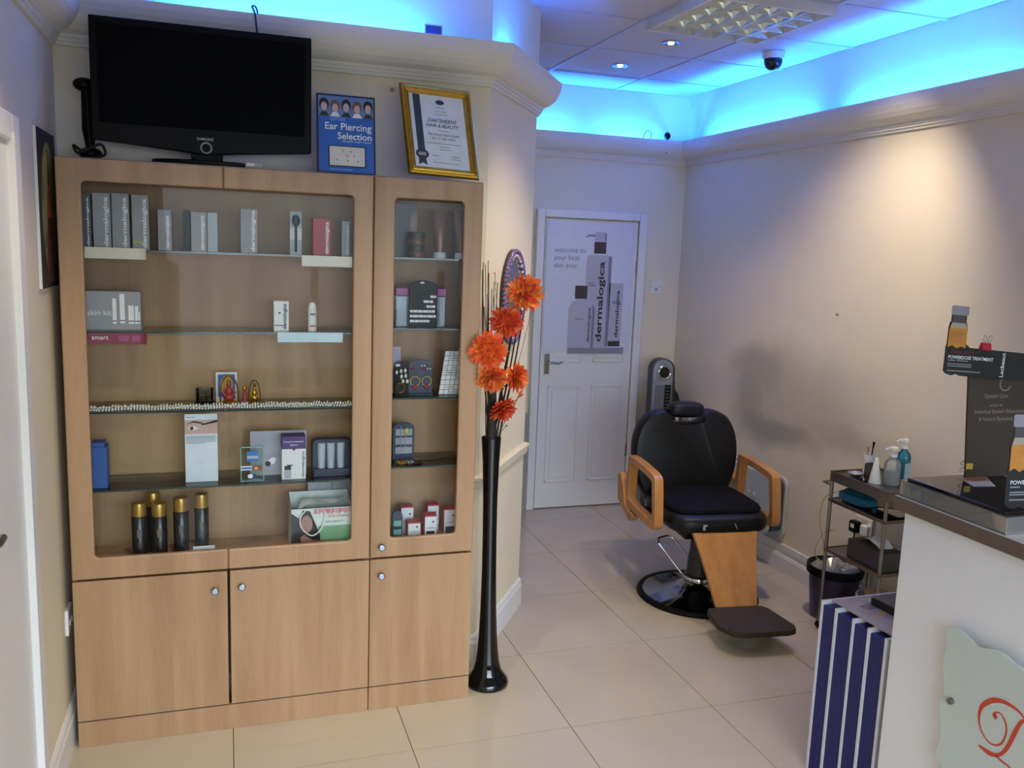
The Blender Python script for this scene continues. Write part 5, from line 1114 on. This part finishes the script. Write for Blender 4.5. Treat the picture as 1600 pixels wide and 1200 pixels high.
def tray(z_, lip, name='tray'):
    p = BX(TXA, TYA, z_ - .006, TXB, TYB, z_).build(name, M_steel, tr, bevel=.002)
    for q in ((TXA, TYA, TXA + .004, TYB), (TXB - .004, TYA, TXB, TYB), (TXA, TYA, TXB, TYA + .004), (TXA, TYB - .004, TXB, TYB)): BX(q[0], q[1], z_ - .012 - (.028 if lip > .02 else 0), q[2], q[3], z_ + lip * .3).build('tray_edge', M_steel, tr, bevel=.001)
tray(TZT, .03); tray(.648, .012); tray(.405, .012)
MB().tube([(TXA + .008, TYB - .01, .715), (TXA + .008, TYB + .05, .715), (TXA + .06, TYB + .06, .715), (TXB - .06, TYB + .06, .715), (TXB - .008, TYB + .05, .715), (TXB - .008, TYB - .01, .715)], .005, 8).build('push_handle', M_steel, tr, smooth=True)
zt = TZT + .001
def on_tray(z_): return z_
t = thing('brush_cup', 'white cup holding brushes on the trolley', 'cup', (2.86, 3.235, zt))
MB().lathe([(0, zt), (.026, zt), (.029, zt + .095), (.026, zt + .095), (.023, zt + .004), (0, zt + .004)], 24, (2.86, 3.235, 0)).build('cup_body', M_paper, t, smooth=True)
for k, (dx, dy, hh, m_, r_) in enumerate(((.006, -.008, .155, M_black, .004), (-.012, .0, .13, M_steel, .0025), (-.004, .010, .125, M_steel, .002))):
    MB().tube([(2.86, 3.235, zt + .006), (2.86 + dx, 3.235 + dy, zt + hh * .78), (2.86 + dx * 1.2, 3.235 + dy * 1.2, zt + hh)], [r_ * .6, r_ * .7, r_ * 1.5], 8).build('brush', m_, t, smooth=True)
t = thing('black_pot', 'small black square pot between the cup and the white cone', 'pot', (2.815, 3.165, zt)); BX(2.795, 3.140, zt, 2.84, 3.190, zt + .066).build('pot_body', mat('charcoal_card', (62, 56, 50), .6), t, bevel=.002); BX(2.799, 3.144, zt + .066, 2.836, 3.186, zt + .069).build('pot_lid', M_black, t, bevel=.001)
t = thing('steel_bowl', 'shallow shiny steel bowl at the far end of the trolley top', 'bowl', (2.765, 3.205, zt)); MB().lathe([(0, zt), (.02, zt), (.036, zt + .016), (.038, zt + .018), (.034, zt + .016), (.018, zt + .004), (0, zt + .003)], 28, (2.765, 3.205, 0)).build('bowl', M_chrome, t, smooth=True)
MB().tube([(2.765 + .037 * math.cos(a * PI / 14), 3.205 + .037 * math.sin(a * PI / 14), zt + .018) for a in range(28)], .0018, 6, closed=True).build('rolled_rim', M_chrome, t, smooth=True)
t = thing('white_cone', 'white tapered cone bottle on the trolley top', 'bottle', (2.772, 3.09, zt)); MB().lathe([(0, zt), (.026, zt), (.026, zt + .004), (.008, zt + .112), (.005, zt + .118), (0, zt + .118)], 24, (2.772, 3.09, 0)).build('cone_body', M_paper, t, smooth=True); MB().lathe([(.027, zt), (.027, zt + .003), (.025, zt + .004)], 24, (2.772, 3.09, 0), caps=False).build('foot_ring', M_paper, t)
def pump_bottle(name, label, x, y, r, hgt, m_body, m_liq, lev):
    t = thing(name, label, 'bottle', (x, y, zt))
    MB().lathe([(0, zt), (r * .95, zt), (r, zt + .004), (r, zt + hgt * .78), (r * .86, zt + hgt * .9), (r * .45, zt + hgt), (r * .4, zt + hgt + .012), (0, zt + hgt + .012)], 28, (x, y, 0)).build('bottle_body', m_body, t, smooth=True)
    MB().lathe([(0, zt + .003), (r * .93, zt + .003), (r * .93, zt + hgt * lev), (0, zt + hgt * lev)], 28, (x, y, 0)).build('liquid', m_liq, t, smooth=True)
    MB().lathe([(r * .46, zt + hgt + .008), (r * .46, zt + hgt + .022), (.004, zt + hgt + .024), (.004, zt + hgt + .040), (r * .5, zt + hgt + .042), (r * .45, zt + hgt + .052), (0, zt + hgt + .054)], 20, (x, y, 0)).build('pump', M_paper, t, smooth=True)
    MB().tube([(x, y, zt + hgt + .047), (x - .02, y + .012, zt + hgt + .046), (x - .03, y + .018, zt + hgt + .038)], .004, 6).build('nozzle', M_paper, t, smooth=True)
    return t
M_clr = glass('frosted_plastic', (.93, .95, .95), 1.0, .2, .28, (214, 220, 220))
pump_bottle('pump_bottle', 'clear pump bottle half full beside the white cone', 2.828, 3.052, .036, .120, M_clr, glass('clear_gel', (.75, .8, .82), .5, .1, .5, (170, 180, 184)), .50)
t = pump_bottle('pump_bottle', 'pump bottle of bright blue liquid on the trolley', 2.905, 3.072, .030, .150, glass('blue_plastic', (.35, .75, .88), 1.0, .1, .25, (60, 150, 180)), mat('blue_gel', (40, 150, 186), .3), .70)
BX(2.888, 3.040, zt + .02, 2.922, 3.044, zt + .095).build('bottle_label', M_pale, t)
t = thing('nail_tray', 'small open black tray on the trolley top in front of the pot', 'tray', (2.745, 3.13, zt)); BX(2.725, 3.105, zt, 2.762, 3.155, zt + .004).build('tray_floor', M_black, t)
for k in range(3): MB().ball((2.737 + .008 * k, 3.12 + .01 * k, zt + .008), .004, .004, .004, 8, 5).build('bead', M_chrome, t)
z_ = .6485
t = thing('teal_towel', 'rolled teal towel on the middle tier of the trolley', 'towel', (2.78, 3.2, z_)); MB().ball((2.775, 3.19, z_ + .026), .055, .105, .026, 24, 12, .7, .8).build('towel_roll', mat('teal_terry', (22, 96, 124), .9, var=.25, scale=90, bump=.4), t, smooth=True)
MB().ball((2.785, 3.195, z_ + .046), .04, .085, .012, 20, 8, .7, .8).build('towel_fold', mat('teal_terry', (22, 96, 124)), t, smooth=True)
t = thing('hand_mirror', 'round black hand mirror lying on the middle tier', 'mirror', (2.80, 3.02, z_)); MB().lathe([(0, z_), (.085, z_), (.088, z_ + .008), (.082, z_ + .012), (.074, z_ + .009), (0, z_ + .009)], 36, (2.80, 3.015, 0)).build('mirror_body', M_black, t, smooth=True); MB().lathe([(0, z_ + .0095), (.072, z_ + .0095), (.072, z_ + .0102), (0, z_ + .0102)], 36, (2.80, 3.015, 0)).build('mirror_glass', mat('mirror_silver', (190, 195, 205)), t, smooth=True)
MB().tube([(2.88, 3.03, z_ + .006), (2.935, 3.05, z_ + .006)], .007, 8).build('handle', M_black, t, smooth=True)
z_ = .4055
t = thing('tissue_box', 'charcoal tissue box with a white tissue on the lower tier', 'tissue box', (2.80, 3.06, z_)); BX(2.735, 2.95, z_, 2.85, 3.18, z_ + .085).build('box_body', mat('charcoal_card', (62, 56, 50)), t, bevel=.002)
mb = MB(); rnd = random.Random(8); vs = []
for i in range(7):
    for k in range(5): vs.append((2.76 + .018 * k + rnd.uniform(-.004, .004), 3.0 + .024 * i, z_ + .086 + .022 * math.sin(PI * i / 6) * (1 + .5 * math.sin(k * 2.1)) + rnd.uniform(0, .006)))
mb.add(vs, [(5 * i + k, 5 * i + k + 1, 5 * i + k + 6, 5 * i + k + 5) for i in range(6) for k in range(4)]).build('tissue', M_paper, t, smooth=True)
t = thing('white_bucket', 'white plastic tub on the floor under the trolley', 'tub', (2.86, 3.06, 0)); MB().lathe([(0, 0), (.078, 0), (.088, .20), (.092, .205), (.092, .225), (.085, .225), (.075, .01), (0, .008)], 32, (2.86, 3.10, 0)).build('tub_body', M_paper, t, smooth=True); MB().lathe([(.025, .012), (.052, .012), (.052, .25), (.022, .25)], 24, (2.86, 3.10, 0)).build('wax_roll', mat('kraft', (176, 150, 112), .7), t, smooth=True)
MB().lathe([(.0885, .19), (.094, .19), (.094, .197), (.089, .197)], 32, (2.86, 3.10, 0), caps=False).build('tub_ridge', M_paper, t, smooth=True)

# =================================================================== RECEPTION
KX, KY, KZ = 1.980, 2.068, 1.010
rc = thing('reception_counter', 'white reception counter with brown edged top at the right', 'counter', (2.30, 1.2, 0))
M_cw = mat('counter_white', (216, 218, 222), .25, var=.01)
BX(KX, .35, -.03, 2.60, KY, KZ).build('counter_body', M_cw, rc, bevel=.002)
BX(1.950, .30, KZ, 2.66, 2.086, KZ + .040).build('worktop', mat('worktop_brown', (92, 80, 70), .35), rc, bevel=.002)
BX(1.952, .302, KZ + .040, 2.658, 2.084, KZ + .041).build('worktop_surface', mat('worktop_pale', (206, 204, 200), .3), rc)
WT = KZ + .0412
gs = thing('glass_sign', 'wavy frosted glass sign with a red script initial on the counter front', 'sign', (1.863, 1.45, .11))
gp = [(1.752, 0.767), (1.744, 0.724), (1.752, 0.674), (1.741, 0.632), (1.736, 0.597), (1.749, 0.556), (1.734, 0.503), (1.730, 0.458), (1.740, 0.419), (1.729, 0.391), (1.712, 0.382), (1.700, 0.230), (1.710, 0.160), (1.620, 0.120), (1.470, 0.140), (1.270, 0.110), (1.070, 0.140), (0.870, 0.120), (0.720, 0.150), (0.710, 0.330), (0.730, 0.480), (0.710, 0.630), (0.770, 0.740), (0.920, 0.720), (1.070, 0.755), (1.220, 0.735), (1.370, 0.760), (1.460, 0.750), (1.509, 0.773), (1.538, 0.778), (1.578, 0.788), (1.606, 0.783), (1.645, 0.770), (1.677, 0.779), (1.711, 0.789), (1.735, 0.786)]
gp = [(p[0], p[1]) for p in catmull([(a, b_, 0) for a, b_ in gp], 4, True)]
M_frost = glass('frosted_glass', (.86, .92, .90), .6, .35, .70, (204, 214, 212))
MB().prism(gp, 'x', 1.864, 1.872).build('glass_panel', M_frost, gs, bevel=.001)
for y, z_ in ((1.706, 0.585), (.76, .534), (1.63, .68), (1.52, .25)):
    MB().lathe([(.007, .0), (.007, .026)], 16, (1.8721, y, z_), axis='x').build('standoff', M_steel, gs, smooth=True)
    if (y, z_) in ((1.706, 0.585), (.76, .534)): MB().lathe([(0, -.010), (.0085, -.010), (.009, -.008), (.009, 0)], 16, (1.864, y, z_), axis='x').build('bolt_head', M_steel, gs, smooth=True)
M_scr = mat('script_red', (178, 62, 36), .4, var=.04)
def ribbon(pts, ws, nm):
    P = catmull([(a, b_, 0) for a, b_ in pts], 5); n_ = len(P); vs = []; fs = []
    for i in range(n_):
        a = Vector(P[max(i - 1, 0)]); b_ = Vector(P[min(i + 1, n_ - 1)]); d = (b_ - a).normalized(); s = Vector((-d.y, d.x)); t_ = i / (n_ - 1) * (len(ws) - 1); k = min(int(t_), len(ws) - 2); w_ = 1.35 * (ws[k] + (ws[k + 1] - ws[k]) * (t_ - k))
        for q in (1, -1): p = Vector(P[i][:2]) + s * (w_ * q / 2); vs.append((1.8632, p.x, p.y))
    for i in range(n_ - 1): fs.append((2 * i, 2 * i + 1, 2 * i + 3, 2 * i + 2))
    MB().add(vs, fs).build(nm, M_scr, gs)
ribbon([(1.563, 0.613), (1.571, 0.618), (1.566, 0.628), (1.553, 0.631), (1.537, 0.617), (1.531, 0.593), (1.539, 0.560), (1.556, 0.543), (1.579, 0.540), (1.604, 0.558), (1.615, 0.588), (1.611, 0.619), (1.590, 0.646), (1.569, 0.660), (1.543, 0.667), (1.512, 0.666), (1.493, 0.659), (1.481, 0.647), (1.452, 0.600), (1.448, 0.565)], [.010, .008, .003, .003, .004, .004, .004, .003, .003, .004, .007, .010, .010, .008, .006, .004, .004, .006, .010], 'script_stroke')
ribbon([(1.460, 0.655), (1.491, 0.645), (1.507, 0.607), (1.520, 0.564), (1.535, 0.534), (1.552, 0.518), (1.575, 0.512), (1.605, 0.514)], [.002, .007, .009, .008, .007, .007, .010, .004], 'script_stroke')
ribbon([(1.552, 0.517), (1.536, 0.513), (1.508, 0.510), (1.470, 0.490), (1.450, 0.525), (1.448, 0.565)], [.003, .004, .004, .005, .007, .010], 'script_stroke')
# acrylic tray, black slab, cards
at = thing('acrylic_tray', 'shallow clear acrylic tray on the counter top', 'tray', (2.1, 1.88, WT))
ax0, ax1, ay0, ay1, az = 1.962, 2.30, 1.708, 2.080, WT + .044
for q in ((ax0, ay0, ax0 + .004, ay1), (ax1 - .004, ay0, ax1, ay1), (ax0 + .004, ay0, ax1 - .004, ay0 + .004), (ax0 + .004, ay1 - .004, ax1 - .004, ay1)): BX(q[0], q[1], WT, q[2], q[3], az).build('tray_side', M_acryl, at, bevel=.0008)
BX(ax0, ay0, WT, ax1, ay1, WT + .003).build('tray_base', M_acryl, at); BX(ax0, ay0, az, ax1, ay1, az + .003).build('tray_lid', M_acryl, at)
az += .0032
t = thing('black_slab', 'glossy black slab resting on the acrylic tray', 'slab', (2.12, 1.89, az))
BX(1.972, 1.722, az, 2.30, 2.064, az + .009).build('slab', mat('black_gloss', (9, 9, 11), .06, var=.05), t, bevel=.001); BX(1.98, 1.98, az + .009, 1.985, 2.05, az + .0092).build('edge_label', M_cgrey, t)
az += .0093
t = thing('business_card', 'glossy business card with a warm photo on the black slab', 'card', (2.15, 1.99, az))
MB().prism([(2.137, 2.045), (2.235, 2.040), (2.165, 1.935), (2.095, 1.945)], 'z', az, az + .0008).build('card', M_paper, t); MB().add([(2.140, 2.043, az + .001), (2.230, 2.038, az + .001), (2.196, 1.985, az + .001), (2.116, 1.99, az + .001)], [(0, 1, 2, 3)]).build('printed_photo', mat('print_peach', (196, 132, 100), .3, var=.4, scale=50), t)
# dark brown display board
db = thing('eyelash_board', 'dark brown eyelash care display board standing on the counter', 'display board', (2.32, 2.03, az))
M_bd = mat('board_brown', (52, 42, 38), .45, var=.06)
def bp_(a, b_, d=0.0): return (2.152 + a, 2.030 + b_ * .10 + a * -.02 - d, az + b_ * .995)
def bquad(x0, z0, x1, z1, d): return [bp_(x0, z0, d), bp_(x1, z0, d), bp_(x1, z1, d), bp_(x0, z1, d)]
a_ = bquad(0, 0, .46, .345, 0); b2 = bquad(0, 0, .46, .345, -.006)
MB().add(a_ + b2, [(0, 1, 2, 3), (7, 6, 5, 4), (0, 4, 5, 1), (1, 5, 6, 2), (2, 6, 7, 3), (3, 7, 4, 0)]).build('board', M_bd, db)
M_bt = mat('board_print', (140, 126, 116), .5)
bu = Vector((1, -.02, 0)).normalized(); bv = Vector((0, .10, .995)).normalized()
for s, a, b_, w_ in (('Eyelash Care', .105, .232, .086), ('suitable for', .105, .210, .050), ('Individual Eyelash Extensions', .118, .186, .185), ('& Natural Eyelashes', .105, .164, .126)): lettering(db, s, bp_(a, b_, .0008), bu, bv, M_bt, w=w_, center=True)
MB().tube([bp_(.135 + .020 * math.cos(-.3 - a * PI / 14 * 1.2), .275 + .018 * math.sin(-.3 - a * PI / 14 * 1.2), .001) for a in range(15)], .002, 5).build('printed_swirl', M_bt, db)
MB().prism([(2.165, 1.0), (2.165, 1.0)], 'y', 0, 0) if False else None
a_ = [(2.30, 2.04, az), (2.34, 2.04, az), (2.34, 2.07, az), (2.30, 2.07, az)]
BX(2.45, 2.028, az - .046, 2.55, 2.055, az).build('board_foot', M_bd, db)
def binder(label, p, m, ax, r_=.012):
    t = thing('binder_clip', label, 'clip', p)
    x, y, z_ = p
    MB().prism([(-.004, 0), (.004, 0), (.009, -.020), (-.009, -.020)], 'x', -r_, r_).build('clip_body', m, t, bevel=.001, world=False)
    for s in (-1, 1):
        MB().tube(catmull([(s * .006, 0, -.002), (s * .004, -.002, .012), (s * .010, -.003, .022), (s * .016, -.003, .014), (s * .011, -.002, .0)], 5), .0012, 5).build('wire_handle', M_chrome, t, smooth=True, world=False)
    t.rotation_euler = ax
    return t
def die_cut(label, f, w_, tag_):
    t = thing('treatment_card', label, 'display card', f(0, .10, 0), group='die cut treatment cards')
    out = [(0, .012), (.010, .004), (.030, 0), (.045, .005), (.060, 0), (w_, -.002), (w_, .078), (.085, .082), (.070, .092), (.070, .135), (.066, .150), (.063, .153), (.063, .172), (.010, .172), (.010, .153), (.006, .150), (.003, .135), (.003, .092), (0, .08)]
    n_ = len(out); MB().add([f(*q, 0) for q in out] + [f(*q, -.0015) for q in out], [tuple(range(n_)), tuple(range(2 * n_ - 1, n_ - 1, -1))] + [(k, n_ + k, n_ + (k + 1) % n_, (k + 1) % n_) for k in range(n_)]).build('card', M_blackm, t)
    def fl_(nm, poly, d, m): MB().add([f(*q, d) for q in poly], [tuple(range(len(poly)))]).build(nm, m, t)
    fl_('printed_cap', rrect(.006, .172, .068, .198, .005), .0006, mat('print_silver', (130, 128, 140), .4)); fl_('printed_neck', rect(.012, .150, .062, .172), .0008, mat('print_neck', (66, 62, 66), .4))
    fl_('printed_vial', [(.005, .080), (.020, .086), (.036, .078), (.052, .084), (.069, .080), (.069, .132), (.062, .149), (.012, .149), (.005, .132)], .0010, mat('print_amber', (176, 118, 48), .35, var=.15, scale=30))
    fl_('printed_shoulder', [(.006, .135), (.068, .135), (.062, .150), (.012, .150)], .0012, mat('print_neckgrey', (150, 140, 130), .4))
    return t
def f1(a, b_, d): return (2.014 + a * .995, 2.020 - a * .03 - d + .0, 1.418 + b_ - a * .06)
t = die_cut('black treatment card with an amber vial clipped to the top of the board', f1, .33, 0)
fu = Vector((.995, -.03, -.06)).normalized(); fv = Vector((0, 0, 1))
def ft(s, a, b_, w_, m=M_inkw, bold=0, d=.0012): lettering(t, s, f1(a, b_, d), fu, fv, m, w=w_, bold=bold)
ft('POWERDOSE TREATMENT', .012, .048, .160, bold=.004); ft('VITAMINO COLOR', .014, .064, .085, mat('print_darkred', (120, 40, 44), .4))
for (a, b_, w_) in ((.012, .042, .025), (.042, .042, .040), (.012, .032, .085), (.012, .026, .085), (.012, .012, .12)): MB().add([f1(a, b_, .0008), f1(a + w_, b_, .0008), f1(a + w_, b_ + .003, .0008), f1(a, b_ + .003, .0008)], [(0, 1, 2, 3)]).build('print_line', M_inkg, t)
for s, dz, bb, ww in (('PERFORM', .108, 0, .05), ('DOSE', .098, .0, .044), ('COLOR', .086, 0, .044)): ft(s, .012 if bb == 0 else .012, dz + .008, ww, M_pbrown, d=.0014)
lettering(t, 'Lecbeaut', f1(.215, .005, .0012), fv, -fu, M_inkw, w=.07)
binder('red binder clip on the treatment card', (2.150, 2.012, 1.510), mat('clip_red', (170, 30, 54), .4), (0, .06, 0), .016)
binder('yellow binder clip on the left edge of the brown board', (2.153, 2.036, 1.142), mat('clip_yellow', (186, 160, 50), .4), (0, -PI / 2, 0), .009)
def f2(a, b_, d): return (1.985 + a * .98, 1.742 - a * .10 - d + b_ * .05, az + .0005 + b_ * 1.25)
t = die_cut('black treatment card with an amber vial standing at the right edge of the tray', f2, .16, 1)
lettering(t, 'POWERDOSE', f2(.012, .052, .0014), (.98, -.1, 0), (0, .05, 1), M_inkw, w=.09)
for (a, b_, w_) in ((.012, .045, .03), (.012, .034, .08), (.012, .029, .08), (.012, .018, .09)): MB().add([f2(a, b_, .001), f2(a + w_, b_, .001), f2(a + w_, b_ + .003, .001), f2(a, b_ + .003, .001)], [(0, 1, 2, 3)]).build('print_line', M_inkg, t)
# move the whole reception group toward the camera along the line of sight
for o in (rc, at, db) + tuple(x for x in COL.objects if x.parent is None and x.name.split('.')[0] in ('black_slab', 'business_card', 'treatment_card', 'binder_clip')):
    o.location = Vector(o.location) + Vector((-.083, -.089, .03))
# blue slatted rack at the end of the counter
rk = thing('blue_rack', 'stack of tall blue boxes with white edges beyond the counter', 'rack', (2.10, 2.17, 0))
M_rb = mat('corrugated_blue', (27, 30, 92), .5, var=.12, scale=60, stretch=(1, 1, 3)); M_rw = mat('rack_white', (196, 200, 208), .4)
RX0, RX1, RZ = 1.908, 2.30, .620
ys_ = [2.318, 2.247, 2.163, 2.092, 2.016]
for k in range(5):
    y = ys_[k]; BX(RX0, y - .012, 0, RX1, y, RZ).build('white_divider', M_rw, rk, bevel=.001)
    if k < 4: 
        BX(RX0 + .003, ys_[k + 1], 0, RX1 - .003, y - .012, RZ - .012).build('blue_box', M_rb, rk, bevel=.002)
for k in range(4):
    for j in range(6): BX(RX0 + .0022, ys_[k + 1] + .006 + j * .010, 0, RX0 + .003, ys_[k + 1] + .010 + j * .010, RZ - .014).build('corrugation', M_rb, rk)
t = thing('magazine', 'grey printed magazine lying on the blue boxes', 'magazine', (2.132, 2.137, RZ))
MB().prism([(1.937, 2.297), (2.282, 2.272), (2.262, 1.997), (1.937, 2.022)], 'z', RZ + .0003, RZ + .006).build('pages', mat('magazine_grey', (158, 150, 142), .3, var=.2, scale=18), t)
MB().add([(1.982, 2.227, RZ + .0064), (2.052, 2.247, RZ + .0064), (2.072, 2.207, RZ + .0064), (2.002, 2.192, RZ + .0064)], [(0, 1, 2, 3)]).build('printed_face', mat('print_mauve', (124, 104, 106), .4), t); MB().add([(1.992, 2.167, RZ + .0064), (2.027, 2.177, RZ + .0064), (2.037, 2.152, RZ + .0064), (2.002, 2.142, RZ + .0064)], [(0, 1, 2, 3)]).build('printed_yellow', mat('print_amber2', (206, 160, 70), .4), t)
t = thing('black_folder', 'black box folder lying on the magazine', 'folder', (2.152, 2.147, RZ + .006)); MB().prism([(2.037, 2.232), (2.272, 2.242), (2.262, 2.047), (2.047, 2.082)], 'z', RZ + .0062, RZ + .030).build('folder_body', M_blackm, t, bevel=.002); MB().prism([(2.040, 2.229), (2.269, 2.239), (2.259, 2.050), (2.050, 2.085)], 'z', RZ + .030, RZ + .033).build('folder_lid', M_darkbox, t, bevel=.001)
t = thing('plastic_scrap', 'crumpled clear plastic wrap on the black folder', 'wrapper', (2.212, 2.177, RZ + .033)); rnd = random.Random(6)
vs = [(2.152 + .02 * i + rnd.uniform(-.006, .006), 2.137 + .018 * k + rnd.uniform(-.005, .005), RZ + .0335 + rnd.uniform(.0, .016)) for i in range(6) for k in range(5)]
MB().add(vs, [(5 * i + k, 5 * i + k + 1, 5 * i + k + 6, 5 * i + k + 5) for i in range(5) for k in range(4)]).build('film', glass('wrap_film', (.92, .93, .95), 3.0, .08, .3, (214, 218, 224)), t)
